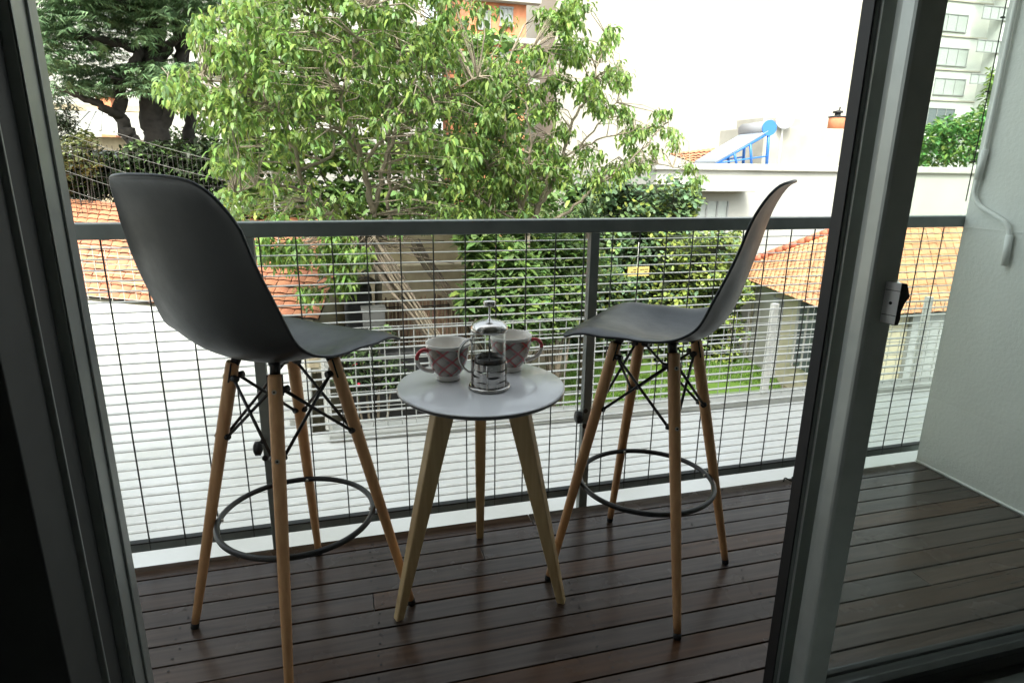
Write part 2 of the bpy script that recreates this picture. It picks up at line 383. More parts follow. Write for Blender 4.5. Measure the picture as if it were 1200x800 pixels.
# ---- sliding door: frame, outer fixed leaf, inner leaf slid open over it
frame = thing('door_frame', 'dark aluminium sliding door jamb and floor track around the opening', 'door frame', (0, 1.0, 0))
JX = -.383
mb = MB()
mb.box((JX-.10, -.008, -.03), (JX, .078, 2.42)); mb.box((JX+.0005, .040, -.03), (JX+.004, .046, 2.42)); mb.box((JX+.0005, -.0075, -.03), (JX+.0028, .003, 2.42)); mb.box((JX-.099, -.077, -.03), (JX-.006, -.073, 2.42))
mb.build('jamb', M['frame_alu'], frame, bevel=.002)
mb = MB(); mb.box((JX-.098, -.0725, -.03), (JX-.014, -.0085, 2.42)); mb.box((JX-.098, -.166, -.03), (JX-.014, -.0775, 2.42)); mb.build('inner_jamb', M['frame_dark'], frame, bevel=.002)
mb = MB(); mb.box((JX, -.11, -.05), (2.46, .075, -.024)); mb.box((JX, .052, -.024), (2.46, .072, -.006)); mb.box((JX, .030, -.024), (2.46, .036, .004)); mb.box((JX, -.028, -.024), (2.46, -.022, .004)); mb.box((JX, -.108, -.024), (2.46, -.070, -.002))
mb.build('floor_track', M['frame_alu'], frame, bevel=.0015)
mb = MB(); mb.box((JX, -.15, 2.36), (2.46, .085, 2.42)); mb.build('head', M['frame_alu'], frame)
fixed = thing('fixed_door_leaf', 'outer fixed glass door leaf, its slim dark stile behind the one with the lock', 'glass door', (.984, 1.04, 0))
mb = MB(); mb.box((-.024, -.016, .004), (.035, .016, 2.36)); st = mb.build('stile', M['frame_alu'], fixed, bevel=.003)
mb = MB(); mb.box((-.0285, -.0145, .006), (-.0242, .0145, 2.355)); mb.box((-.016, -.0195, .006), (-.012, -.0162, 2.355), 1); mb.build('edge_seal', [M['frame_seal'], M['lock_white']], st)
mb = MB(); mb.box((.0355, -.010, .005), (1.46, .008, .022)); mb.build('bottom_rail', M['frame_dark'], fixed, bevel=.002)
mb = MB(); mb.box((.036, -.002, .027), (1.455, .002, 2.355)); mb.build('glass_pane', M['pane'], fixed)
slide = thing('sliding_door_leaf', 'inner sliding glass door leaf with a broad dark stile and a white lock', 'glass door', (.992, .97, 0))
mb = MB()
pr = [(-.013, .028), (-.0165, .012), (-.0165, -.013), (-.0150, -.0185), (-.0105, -.0222), (-.006, -.0225), (.044, -.0225), (.046, -.018), (.046, .028)]
mb.prism(pr, .004, 2.36); st = mb.build('stile', M['stile_alu'], slide)
mb = MB(); mb.box((.0465, -.0215, .004), (1.44, .022, .058)); mb.box((.0465, -.0235, .040), (1.44, -.0217, .043)); mb.build('bottom_rail', M['frame_dark'], slide, bevel=.003)
mb = MB(); mb.box((.047, -.003, .059), (1.435, .002, 2.355)); mb.build('glass_pane', M['pane'], slide)
zl = 1.018
lk = MB()
lk.hexa([(.0170, -.0226, zl-.046), (.0460, -.0226, zl-.046), (.0250, -.050, zl-.046), (.0170, -.0230, zl-.046)], [(.0170, -.0226, zl+.034), (.0460, -.0226, zl+.034), (.0250, -.050, zl+.034), (.0170, -.0230, zl+.034)])
for zz in (zl+.018, zl-.030): lk.hexa([(.0169, -.0232, zz), (.0174, -.0232, zz), (.0250, -.0490, zz), (.0246, -.0500, zz)], [(.0169, -.0240, zz+.0012), (.0174, -.0232, zz+.0012), (.0250, -.0490, zz+.0012), (.0246, -.0500, zz+.0012)], 1)
lk.tube([(.0212, -.0365, zl-.006), (.0204, -.0367, zl-.006)], .0032, 10, 1)
lo = lk.build('lock', [M['lock_white'], M['frame_seal']], slide, bevel=.001)
mb = MB()
prof = [(.0253, -.048), (.034, -.048), (.037, -.036), (.036, -.020), (.042, -.004), (.051, .008), (.045, .018), (.039, .033), (.0253, .034)]
n_ = len(prof); vs = [(a, -.0505, zl+b) for a, b in prof] + [(a, -.0225, zl+b) for a, b in prof]
mb.add(vs, [tuple(range(n_)), tuple(range(2*n_-1, n_-1, -1))] + [(i, n_+i, n_+(i+1) % n_, (i+1) % n_) for i in range(n_)])
mb.build('lock_lever', M['frame_seal'], lo, bevel=.0015)

# ---- the flat the picture is taken from (room, ceiling, facade above)
flat = thing('apartment_building', 'dim painted inner wall beside the sliding door jamb', 'building', (0, 0, 0))
M['wall_grey'] = mat('grey_outer_wall', (.15, .15, .145), .9, var=.05, bump=.3, bscale=60)
mb = MB()
mb.box((-2.6, -3.2, -.05), (-2.5, .84, 2.6)); mb.box((3.4, -3.2, -.05), (3.5, .84, 2.6)); mb.box((-2.6, -3.3, -.05), (3.5, -3.2, 2.6))
mb.box((-2.6, .838, -.05), (JX-.021, 1.10, 2.6)); mb.box((2.462, .86, -.05), (3.5, 1.08, 2.6)); mb.box((JX-.021, .86, 2.425), (2.462, 1.08, 2.6))
mb.build('room_wall', M['room_paint'], flat)
mb = MB(); mb.box((-2.6, -3.3, 2.601), (3.5, 1.10, 2.75)); mb.build('ceiling', M['room_paint'], flat)
mb = MB(); mb.box((-2.6, -3.3, -.14), (3.5, .86, -.055)); mb.build('room_floor', M['old_floor'], flat)
mb = MB(); mb.box((-2.36, 1.16, -.2), (-2.2, 1.985, 5)); mb.box((-7, -7, 2.76), (9, 1.15, 8.5)); mb.box((-7, -7, -3.4), (9, -3.35, 2.75)); mb.build('facade', M['wall_grey'], flat)

# ================================================================== BAR STOOLS
def make_stool():
    t = thing('bar_stool', '', 'stool')
    # shell: profile along the side view, swept sideways
    prof = spline([(.213, .800), (.208, .811), (.193, .820), (.165, .826), (.12, .825), (.065, .817), (.01, .806), (-.07, .803), (-.135, .815), (-.178, .853), (-.203, .91), (-.222, .98), (-.240, 1.06), (-.258, 1.14), (-.276, 1.195), (-.296, 1.222), (-.316, 1.232)], 64)
    n = len(prof)-1; NV = 40
    def lookup(u):
        t_ = max(0, min(1, u))*n; k = min(int(t_), n-1); return prof[k].lerp(prof[k+1], t_-k)
    def wid(u):
        pts = [(0, .205), (.12, .225), (.30, .232), (.45, .228), (.55, .225), (.7, .207), (.85, .181), (1, .158)]
        for (a, x_), (b, y_) in zip(pts[:-1], pts[1:]):
            if u <= b: return lerp(x_, y_, (u-a)/(b-a))
        return pts[-1][1]
    def lift(u):
        pts = [(0, .0), (.12, .004), (.26, .022), (.38, .042), (.50, .050), (.62, .038), (.78, .018), (.92, .002), (1, -.006)]
        for (a, x_), (b, y_) in zip(pts[:-1], pts[1:]):
            if u <= b:
                f = (u-a)/(b-a); f = f*f*(3-2*f); return lerp(x_, y_, f)
        return pts[-1][1]
    def roll(u):
        pts = [(0, .0), (.08, .008), (.24, .018), (.38, .018), (.50, .010), (.6, .006), (1, .006)]
        for (a, x_), (b, y_) in zip(pts[:-1], pts[1:]):
            if u <= b: return lerp(x_, y_, (u-a)/(b-a))
        return pts[-1][1]
    SHROT = Matrix.Rotation(R_(7.5), 3, 'Z')      # the shell sits turned a little on its base
    NU = 56; vs = []; fs = []
    for i in range(NU+1):
        s_ = i/NU
        for j in range(NV+1):
            v = -1+2*j/NV; v = math.sin(v*math.pi/2)*.35+v*.65
            av = abs(v)
            u = lerp(.10*av**3.6, 1-.20*av**3.6, s_)
            p = lookup(u); q = lookup(u+.004)-lookup(u-.004)
            tg = Vector((q.x, 0, q.y)).normalized(); nr = Vector((-tg.z, 0, tg.x))*-1
            nr = Vector((tg.z, 0, -tg.x))       # towards the sitter
            off = lift(u)*av**2.3
            lip = -roll(u)*(max(0, (av-.72)/.28))**2.2
            P_ = Vector((p.x, wid(u)*v, p.y)) + nr*(off+lip)
            vs.append(SHROT @ P_)
    for i in range(NU):
        for j in range(NV):
            a = i*(NV+1)+j; fs.append((a, a+1, a+NV+2, a+NV+1))
    mb = MB(); mb.add(vs, fs, 0, True)
    sh = mb.build('seat_shell', M['plastic'], t)
    so = sh.modifiers.new('thick', 'SOLIDIFY'); so.thickness = .007; so.offset = 0
    bv = sh.modifiers.new('round', 'BEVEL'); bv.width = .0028; bv.segments = 2; bv.limit_method = 'ANGLE'; bv.angle_limit = R_(50)
    # legs
    rf, rt, ztop = .302, .122, .775
    dirs = [Vector((math.cos(a), math.sin(a), 0)) for a in (R_(45), R_(135), R_(225), R_(315))]
    def leg_at(d, z): return d*lerp(rf, rt, z/ztop) + Vector((0, 0, z))
    for d in dirs:
        mb = MB(); mb.tube([leg_at(d, z) for z in (.018, .05, .2, .4, .6, .74, .768, ztop)], [.0105, .0112, .0132, .0152, .0166, .0170, .0165, .0145], 16)
        lg = mb.build('leg', M['beech'], t)
        mb = MB(); mb.tube([leg_at(d, z) for z in (0.0005, .004, .019)], [.0095, .0112, .0112], 14); mb.build('foot_cap', M['rubber'], lg)
        ou = (d + Vector((0, 0, .235))).normalized()
        for zz in (.735, .575):
            mb = MB(); c = leg_at(d, zz)+ou*.0162
            mb.tube([c-ou*.001, c+ou*.0012], .0058, 12, 0); mb.tube([c+ou*.0011, c+ou*.0016], .0028, 8, 1)
            mb.build('screw', [M['screw'], M['rubber']], lg)
        tdir = Vector((-d.y, d.x, 0))
        for sg in (1, -1):
            slot = MB(); c0 = leg_at(d, ztop-.001)+tdir*sg*.0168; c1 = leg_at(d, ztop-.05)+tdir*sg*.0172
            slot.tube([c0, c1], .0022, 6); slot.build('slot', M['rubber'], lg)
    # brackets under the shell + spider plates
    mb = MB()
    for d in dirs:
        a = leg_at(d, .765)-d*.004; b = d*.112 + Vector((0, 0, .806))
        mb.tube([a, leg_at(d, .790)-d*.01, b], [.012, .013, .016], 10)
        mb.tube([d*.112+Vector((0,0,.800)), d*.02+Vector((0,0,.792))], .006, 8)
    mb.build('bracket', M['black_metal'], t)
    # crossed rods on the four sides
    mb = MB()
    for i in range(4):
        a, b = dirs[i], dirs[(i+1) % 4]
        for p, q in ((a, b), (b, a)):
            p0 = leg_at(p, .735)+(q-p).normalized()*.019; p1 = leg_at(q, .575)+(p-q).normalized()*.018
            shift = (a+b).normalized()*(.004 if p is a else -.004)
            mb.tube([p0+shift, p1+shift], .0042, 8)
            mb.tube([p1+shift+(q-p).normalized()*-.004, p1+shift+(q-p).normalized()*.012], .0085, 10)
            mb.tube([p0+shift-(q-p).normalized()*.008, p0+shift+(q-p).normalized()*.014], .0085, 10)
    mb.build('cross_rods', M['black_metal'], t)
    zr = .330; rr = lerp(rf, rt, zr/ztop)-.0225
    mb = MB(); mb.tube([(rr*math.cos(a*math.pi/36), rr*math.sin(a*math.pi/36), zr) for a in range(72)], .0078, 10, closed=True)
    for d in dirs: mb.tube([d*(rr+.004)+Vector((0,0,zr)), d*(rr-.0115)+Vector((0,0,zr))], .0042, 8, 1)
    mb.build('foot_ring', [M['black_metal'], M['screw']], t)
    return t
st1 = make_stool()
st1.location = (.867, 1.56, .0015); st1.rotation_euler.z = R_(129)
st2 = copy_tree(st1); st2.location = (-.16, 1.612, .0015); st2.rotation_euler.z = R_(40)
tag(st1, 'charcoal bucket-seat bar stool between the small table and the sliding door stile', 'stool', 'bar stools on the deck')
tag(st2, 'charcoal bucket-seat bar stool beside the door jamb, back turned to the room', 'stool', 'bar stools on the deck')

# ================================================================== SIDE TABLE
TZ = .660
tab = thing('side_table', 'small round grey side table on three splayed pale wood legs', 'table', (.362, 1.632, .001))
mb = MB(); RT_ = .238
mb.lathe([(0.0, 0), (RT_-.004, 0), (RT_-.0012, -.0008), (RT_, -.003)], (0, 0, TZ-.001), 96, 0)
mb.lathe([(RT_, -.003), (RT_, -.0085), (RT_-.010, -.0165), (RT_-.03, -.019), (0, -.019)], (0, 0, TZ-.001), 96, 1)
mb.build('table_top', [M['grey_top'], M['edge_mdf']], tab)
for (fx, fy) in ((.092-.362, 1.532-1.632), (.578-.362, 1.482-1.632), (.412-.362, 1.882-1.632)):
    d = Vector((fx, fy, 0)); rl = d.length; d.normalize(); s_ = Vector((-d.y, d.x, 0))
    top = TZ-.0205
    mb = MB()
    def ring(r, z, w, th): return [d*(r-w)+s_*-th+Vector((0,0,z)), d*r+s_*-th+Vector((0,0,z)), d*r+s_*th+Vector((0,0,z)), d*(r-w)+s_*th+Vector((0,0,z))]
    rt_ = rl*.52
    q = [ring(rl+.008, 0, .024, .0125), ring(lerp(rl, rt_, .5)+.004, top*.5, .045, .0165), ring(rt_, top, .066, .018)]
    mb.hexa(q[0], q[1]); mb.hexa(q[1], q[2])
    lg = mb.build('leg', M['pine'], tab, bevel=.005, merge=.0001, segs=3)

# ---- cups
def make_cup():
    c = thing('coffee_cup', '', 'cup')
    n = 56
    outer = [(.0, .004), (.031, .004), (.0345, .001), (.036, .004), (.0345, .011), (.0335, .016), (.040, .022), (.0475, .034), (.0535, .050), (.0585, .068), (.0618, .088), (.0634, .1015), (.0645, .110)]
    inner = [(.0645, .110), (.0635, .1115), (.0620, .110), (.0590, .088), (.0555, .066), (.049, .044), (.038, .026), (.02, .017), (0, .015)]
    me_v = []; fs = []; mi = []; uvs = []
    allp = outer[:-1] + inner
    for r, z in allp:
        for j in range(n): a = 2*math.pi*j/n; me_v.append((r*math.cos(a), r*math.sin(a), z))
    mb = MB(); faces = []
    for i in range(len(allp)-1):
        plaid = 5 <= i < 11
        for j in range(n): 
            faces.append((i*n+j, i*n+(j+1) % n, (i+1)*n+(j+1) % n, (i+1)*n+j)); mb.mi.append(1 if plaid else 0); mb.sm.append(True)
            uvs.append([(j/n, allp[i][1]*12), ((j+1)/n, allp[i][1]*12), ((j+1)/n, allp[i+1][1]*12), (j/n, allp[i+1][1]*12)])
    mb.v = me_v; mb.f = [list(f) for f in faces]
    o = mb.build('cup_body', [M['ceramic'], M['plaid']], c)
    uv = o.data.uv_layers.new(name='UVMap')
    for p in o.data.polygons:
        for li, q in zip(p.loop_indices, uvs[p.index]): uv.data[li].uv = q
    mb = MB()
    H = spline([(.0575, 0, .090), (.070, 0, .0955), (.084, 0, .092), (.0935, 0, .078), (.0925, 0, .060), (.082, 0, .044), (.066, 0, .034), (.046, 0, .0285)], 36)
    k = len(H); rad = [.0055+.001*abs(2*i/(k-1)-1)**3 for i in range(k)]
    cut = 18
    mb.tube(H[:cut+1], [r*1.0 for r in rad[:cut+1]], 12, 1); mb.tube(H[cut:], rad[cut:], 12, 0)
    mb.build('handle', [M['ceramic'], M['ceramic_red']], c)
    return c
cup1 = make_cup(); cup1.location = (.279, 1.702, TZ+.001-.0005); cup1.rotation_euler.z = R_(192)
cup2 = copy_tree(cup1); cup2.location = (.478, 1.742, TZ+.0005); cup2.rotation_euler.z = R_(-10)
tag(cup1, 'red plaid white coffee cup standing clear of the french press, handle away from it', 'cup', 'plaid cups on the side table')
tag(cup2, 'red plaid white coffee cup half hidden behind the glass french press', 'cup', 'plaid cups on the side table')

# ---- french press
fp = thing('french_press', 'glass and chrome french press coffee maker standing on the grey table', 'french press', (.378, 1.600, TZ+.0006))
mb = MB(); mb.lathe([(0, .002), (.050, .002), (.056, .0005), (.0585, .004), (.0575, .009), (.053, .0105), (.048, .009), (0, .008)], n=48)
mb.build('base', M['steel'], fp)
mb = MB(); mb.lathe([(.0, .011), (.040, .0112), (.0445, .016), (.0452, .03), (.0452, .168), (.0462, .172)], n=48); mb.lathe([(.0445, .172), (.0435, .168), (.0435, .03), (.042, .018), (0, .0145)], n=48)
mb.build('beaker', M['glass'], fp)
# chrome sleeve with wavy openings
mb = MB(); n = 72
def band(zlo, zhi, f, amp):
    vs = []; fs = []
    for j in range(n+1):
        a = 2*math.pi*j/n; w = amp*math.sin(f*a)
        for r, z in ((.0466, zlo+w), (.0466, zhi+w), (.0478, zhi+w), (.0478, zlo+w)): vs.append((r*math.cos(a), r*math.sin(a), z))
    for j in range(n):
        for k in range(4): fs.append((j*4+k, j*4+(k+1) % 4, (j+1)*4+(k+1) % 4, (j+1)*4+k))
    mb.add(vs, fs, 0, False)
band(.010, .0245, 5, .0); band(.0265, .040, 5, .0022); band(.0435, .0565, 5, -.0022); band(.0595, .078, 5, .0)
for a in (R_(172), R_(250), R_(330), R_(50), R_(110)):
    c = Vector((.0485*math.cos(a), .0485*math.sin(a), 0)); hi = .150 if abs(a-R_(172)) < .1 else .078
    mb.tube([c+Vector((0,0,.008)), c+Vector((0,0,hi))], .0028, 8)
mb.build('sleeve', M['steel'], fp)
mb = MB(); mb.lathe([(.0478, .1635), (.0500, .164), (.0512, .169), (.0503, .1765), (.0450, .1855), (.031, .1925), (.012, .1955), (.0045, .1962), (.0040, .2000), (.0026, .2005)], n=56); mb.lathe([(.0478, .1635), (.044, .166), (0, .166)], n=56)
lid = mb.build('lid', M['steel'], fp)
mb = MB(); mb.tube([(0,0,.07), (0,0,.236)], .0024, 10); pl = mb.build('plunger', M['steel'], fp)
mb = MB(); mb.lathe([(0, .2335), (.012, .2335), (.0165, .2355), (.0165, .246), (.0150, .2485), (0, .2490)], n=28); mb.build('knob', M['steel'], pl)
mb = MB(); mb.lathe([(0, .068), (.0425, .068), (.0430, .071), (.0425, .074), (.03, .0765), (0, .078)], n=40); mb.lathe([(.040, .0745), (.0415, .090), (.0405, .0905), (.039, .0745)], n=40); mb.build('filter', M['mesh_dark'], pl)
mb = MB(); mb.lathe([(0, .0152), (.0425, .0185), (.0425, .026), (0, .026)], n=40); mb.build('coffee_grounds', M['coffee'], fp)
mb = MB(); a = R_(176); d = Vector((math.cos(a), math.sin(a), 0)); sd = Vector((-d.y, d.x, 0))
for sg in (-1, 1):
    Hh = spline([d*.0485+Vector((0,0,.128))+sd*.002*sg, d*.052+Vector((0,0,.140))+sd*.004*sg, d*.064+Vector((0,0,.139))+sd*.006*sg, d*.080+Vector((0,0,.120))+sd*.0075*sg, d*.085+Vector((0,0,.095))+sd*.0075*sg, d*.078+Vector((0,0,.070))+sd*.007*sg, d*.062+Vector((0,0,.052))+sd*.005*sg, d*.0485+Vector((0,0,.048))+sd*.002*sg], 32)
    mb.tube(Hh, .0026, 8)
mb.build('handle', M['steel'], fp)

# small black tie scrap on the deck by the stile
bt = MB(); cl = gz = atZ(925, 563, .004)
bt.tube(spline([cl+Vector((-.03, .0, .002)), cl+Vector((-.012, .012, .008)), cl+Vector((.006, -.006, .003)), cl+Vector((.02, .008, .010)), cl+Vector((.03, -.002, .002))], 20), .0028, 6)
bo = bt.build('cable_tie', M['rubber']); tag(bo, kind='thing'); tag(bo, 'small curled black scrap lying on the deck boards near the door stile', 'cable tie')

# ================================================================== SURROUNDINGS
GZ = -3.4
mb = MB(); mb.add([(-900, -300, GZ), (900, -300, GZ), (900, 1500, GZ), (-900, 1500, GZ)], [(0, 1, 2, 3)])
tag(mb.build('ground', M['soil']), 'bare garden soil below the balcony', 'ground', kind='structure')

# ---- white flat roof right below
WZ = -1.0
annex = thing('white_annex', 'low annex with a white coated flat roof just below the balcony', 'building', (0, 5, GZ))
pts = [(-7.5, 2.6), (9.5, 2.6), (9.5, 5.16), (-.36, 5.42), (-.52, 9.55), (-1.8, 10.72), (-4.4, 12.32), (-7.5, 14.2)]
mb = MB(); mb.prism([(x, y-5) for x, y in pts], WZ-GZ-.25, WZ-GZ-.06)
mb.build('roof', M['membrane'], annex)
mb = MB(); mb.prism([(-.20, .18), (9.5, -.07), (9.5, .16), (-.20, .42)], WZ-GZ-.055, WZ-GZ+.012); mb.prism([(-.555, .64), (-.36, .63), (-.52, 4.50), (-.70, 4.42)], WZ-GZ-.055, WZ-GZ+.015)
mb.build('parapet', M['white_slab'], annex, bevel=.01)
mb = MB(); mb.prism([(-7.3, -2.3), (9.3, -2.3), (9.3, .0), (-.55, .25), (-.72, 4.35), (-1.9, 5.5), (-4.5, 7.1), (-7.3, 9)], 0, WZ-GZ-.26); mb.build('wall', M['cream'], annex)

# ---- neighbour's welded mesh fence on the roof edge
fen = thing('mesh_fence', 'pale welded wire fence standing on the far edge of the white roof', 'fence', (0, 5.3, WZ+.012))
mb = MB(); x = -.2
def fy(x): return .005-.025*(x/1.0)
while x < 9.3:
    mb.tube([(x, fy(x), 0), (x, fy(x), .92)], .0045, 4, caps=False); x += .128
for z in [.05+.145*i for i in range(7)]: mb.tube([(-.2, fy(-.2)-.007, z), (9.3, fy(9.3)-.007, z)], .0045, 4, caps=False)
mb.build('wire_panel', M['wire'], fen); mb = MB()
Q = [Vector((-1.2, 10.1-5.3, 0)), Vector((-1.8, 10.60-5.3, 0)), Vector((-4.5, 12.2-5.3, 0)), Vector((-7.2, 14.0-5.3, 0))]
for a, b in zip(Q[:-1], Q[1:]):
    n_ = max(1, int((b-a).length/.26))
    for i in range(n_): p = a.lerp(b, i/n_); mb.tube([p, p+Vector((0, 0, .92))], .0055, 4, caps=False)
    for z in [.05+.145*i for i in range(7)]: mb.tube([a+Vector((0, .007, z)), b+Vector((0, .007, z))], .004, 4, caps=False)
mb.build('wire_panel', M['wire'], fen)
for x in (-.2, 2.25, 4.22, 6.15, 8.4):
    mb = MB(); mb.box((x-.03, fy(x)+.01, 0), (x+.03, fy(x)+.07, .96)); mb.build('post', M['galv'], fen)

# ---- clay tile roofs built tile by tile
def tile_slope(A, B, C, D, rows, cols, mats, arc=.03, lift=.045, jit=.006):
    """A-B eave, D-C top edge. Returns an MB with one shell per tile and a dark underlay (material 1)."""
    A, B, C, D = map(Vector, (A, B, C, D)); nrm = (B-A).cross(D-A).normalized()
    if nrm.z < 0: nrm = -nrm
    mb = MB()
    mb.add([A, B, C, D], [(0, 1, 2, 3)], 1)
    def P(u, v): return A.lerp(B, u).lerp(D.lerp(C, u), v)
    for i in range(rows):
        for j in range(cols):
            v0 = (i-.12)/rows; v1 = (i+1.0)/rows; u0 = (j+.02)/cols; u1 = (j+.98)/cols; vs = []
            l0 = lift+U(-jit, jit); l1 = .012; sk = U(-.04, .04)/cols
            for v, l in ((v0, l0), (v1, l1)):
                for k in range(5):
                    t = k/4; h = l + arc*math.sin(math.pi*t)
                    vs.append(P(lerp(u0, u1, t)+(sk if v is v0 else 0), v)+nrm*h)
            mb.add(vs, [(k, k+1, 5+k+1, 5+k) for k in range(4)], 0, True)
    return mb
lr = thing('terracotta_roof_house', 'low house with an orange terracotta tile roof beyond the white roof', 'house', (0, 0, 0))
eA = Vector((-8.0, 14.75, -1.02)); eB = Vector((-.40, 9.75, -1.02))
tD = atY(-60, 222, 20.5); tC = atY(415, 262, 13.2)
mb = tile_slope(eA, eB, tC, tD, 17, 38, None, .018, .044); mb.build('roof', [M['terra_l'], M['under_tile']], lr)
mb = MB(); mb.hexa([eA+Vector((0,.2,-2.4)), eB+Vector((-.1,.2,-2.4)), Vector((tC.x, tC.y, GZ)), Vector((tD.x, tD.y, GZ))], [eA+Vector((0,.2,-.06)), eB+Vector((-.1,.2,-.06)), tC-Vector((0,0,.08)), tD-Vector((0,0,.08))]); mb.build('wall', M['cream'], lr)

# right tiled house
rh = thing('tiled_house', 'cream house with a weathered orange clay tile roof behind the lock stile', 'house', (0, 0, 0))
YE = 9.2
c0 = atY(990, 372, YE); ez = c0.z
c1 = atY(1330, 351, YE); c1.z = ez
cl_ = atZ(858, 321, ez)
rid0 = atY(1000, 264, YE+2.9); rid1 = Vector((c1.x+2, YE+2.9, rid0.z))
ridL = Vector((cl_.x+.35, cl_.y+.3, 0)); ridL.z = ez + .22
far = atY(862, 315, cl_.y+.1)
mb = tile_slope(c0, c1, rid1, rid0, 15, 30, None, .02, .026); mb.build('roof', [M['terra_r'], M['under_tile']], rh)
mb = tile_slope(cl_, c0, rid0, far, 14, 26, None, .02, .026); mb.build('roof', [M['terra_r'], M['under_tile']], rh)
mb = MB()
for i in range(16):
    a = far.lerp(rid0, i/16); b = far.lerp(rid0, (i+1.1)/16); mb.tube([a+Vector((0,0,.05)), b+Vector((0,0,.07))], [.10, .085], 8)
for i in range(14):
    a = rid0.lerp(rid1, i/14); b = rid0.lerp(rid1, (i+1.1)/14); mb.tube([a+Vector((0,0,.05)), b+Vector((0,0,.07))], [.10, .085], 8)
mb.build('ridge_tiles', M['terra_ridge'], rh)
inx = Vector((.22, .22, 0))
w0 = c0+Vector((.20, .25, 0)); w1 = c1+Vector((0, .25, 0)); wl = cl_+Vector((.25, .05, 0))
mb = MB(); mb.prism([(w0.x, w0.y), (w1.x, w1.y), (w1.x, w1.y+4), (wl.x+3, wl.y+.5), (wl.x, wl.y)], GZ, ez-.03); mb.build('wall', M['cream'], rh)
mb = MB(); gx = atY(1062, 400, YE+.22).x; mb.box((gx, YE+.16, GZ), (w1.x, YE+.235, ez-.05)); mb.build('wall', M['grey_render'], rh)
e_ = (w0-wl); e_.z = 0; el = e_.length; e_.normalize(); nr_ = Vector((e_.y, -e_.x, 0))
def on_wall(a0, a1, z0, z1, t, name, mm, par):
    mb = MB(); p = wl+e_*a0*el; q = wl+e_*a1*el
    o0, o1 = nr_*.004, nr_*(.004+t)
    mb.hexa([Vector((p.x, p.y, z0))+o0, Vector((q.x, q.y, z0))+o0, Vector((q.x, q.y, z0))+o1, Vector((p.x, p.y, z0))+o1], [Vector((p.x, p.y, z1))+o0, Vector((q.x, q.y, z1))+o0, Vector((q.x, q.y, z1))+o1, Vector((p.x, p.y, z1))+o1])
    return mb.build(name, mm, par)
for a0, a1 in ((.02, .20), (.24, .44)):
    d_ = on_wall(a0, a1, GZ+.03, GZ+2.15, .04, 'door', M['white_render'], rh)
    on_wall(a0+.01, a0+.018, GZ+.03, GZ+2.15, .055, 'frame', M['win_frame'], d_)
on_wall(.47, .53, GZ, ez-.2, .12, 'downpipe', M['grey_render'], rh)
w_ = on_wall(.68, .84, GZ+.6, GZ+2.0, .03, 'window', M['win_glass'], rh); on_wall(.675, .69, GZ+.55, GZ+2.05, .06, 'frame', M['white_render'], w_); on_wall(.755, .765, GZ+.6, GZ+2.0, .05, 'frame', M['white_render'], w_); on_wall(.835, .85, GZ+.55, GZ+2.05, .06, 'frame', M['white_render'], w_)

# ---- white flat-roofed house behind
wh = thing('white_house', 'white flat-roofed house with a long parapet behind the tile roof', 'house', (0, 0, 0))
YW = 18.5
a = atY(868, 195, YW); b = atY(1300, 195, YW); zt = a.z
l_ = atY(770, 195, YW-.9)
mb = MB(); mb.box((a.x, YW, GZ), (b.x, YW+9, zt-.14)); mb.box((l_.x, YW-.9, GZ), (a.x-.004, YW+8, zt-.14)); mb.build('wall', M['white_render'], wh)
mb = MB(); mb.box((a.x-.004, YW-.12, zt-.135), (b.x, YW+.25, zt+.08)); mb.box((l_.x-.1, YW-1.02, zt-.135), (a.x+.10, YW-.7, zt+.06)); mb.build('parapet', M['white_slab'], wh, bevel=.02)
p0 = atY(800, 222, YW-.9); p1 = atY(872, 224, YW-.9)
mb = MB(); mb.box((l_.x-.2, YW-1.5, p1.z), (p1.x, YW-.903, p1.z+.16)); mb.build('eave_slab', M['white_slab'], wh, bevel=.02)
w0_ = atY(803, 236, YW-.9); w1_ = atY(851, 251, YW-.9)
mb = MB(); mb.box((w0_.x, YW-.93, w1_.z-.5), (w1_.x, YW-.903, w0_.z)); wn = mb.build('window', M['win_pale'], wh)
mb = MB()
for k in range(5):
    xx = lerp(w0_.x, w1_.x, k/4); mb.box((xx-.025, YW-.96, w1_.z-.5), (xx+.025, YW-.931, w0_.z))
mb.build('frame', M['win_frame'], wn)
bx0 = atY(897, 148, YW+3); bx1 = atY(1015, 195, YW+3)
mb = MB(); mb.box((bx0.x, YW+3, zt-.3), (bx1.x+2.5, YW+6, bx0.z)); mb.box((bx0.x+.1, YW+3.3, bx0.z+.002), (bx0.x+1.8, YW+5, bx0.z+.35)); mb.build('roof_room', M['roof_render'], wh, bevel=.02)
mb = MB(); q0 = atY(872, 170, YW+6.1); q1 = atY(897, 192, YW+6.1); 
tag(wh, None)
# things on that roof
ch0 = atY(971, 155, YW+3.6); ch1 = atY(989, 137, YW+3.6)
chm = thing('chimney', 'short round orange clay chimney with a dark cowl on the white roof room', 'chimney', ((ch0.x+ch1.x)/2, YW+3.6, bx0.z+.002))
rr = (ch1.x-ch0.x)/2; hh = ch1.z-bx0.z
mb = MB(); mb.lathe([(0, 0), (rr, 0), (rr*.97, hh*.8), (rr*.95, hh*.9)], n=24); mb.build('stack', M['brick_orange'], chm)
mb = MB(); mb.lathe([(rr*.95, hh*.9), (rr*1.06, hh*.92), (rr*1.06, hh), (rr*.6, hh*1.02), (rr*.35, hh*1.02), (rr*.35, hh*1.25), (rr*.62, hh*1.27), (rr*.55, hh*1.4), (0, hh*1.46)], n=20); mb.tube([(rr*.15, 0, hh*1.4), (rr*.25, 0, hh*1.7)], rr*.08, 6); mb.build('cowl', M['dark_roof'], chm)
dc = atY(919, 141, YW+2.9); k_ = (dc-EYE).length/F_PX*1.05
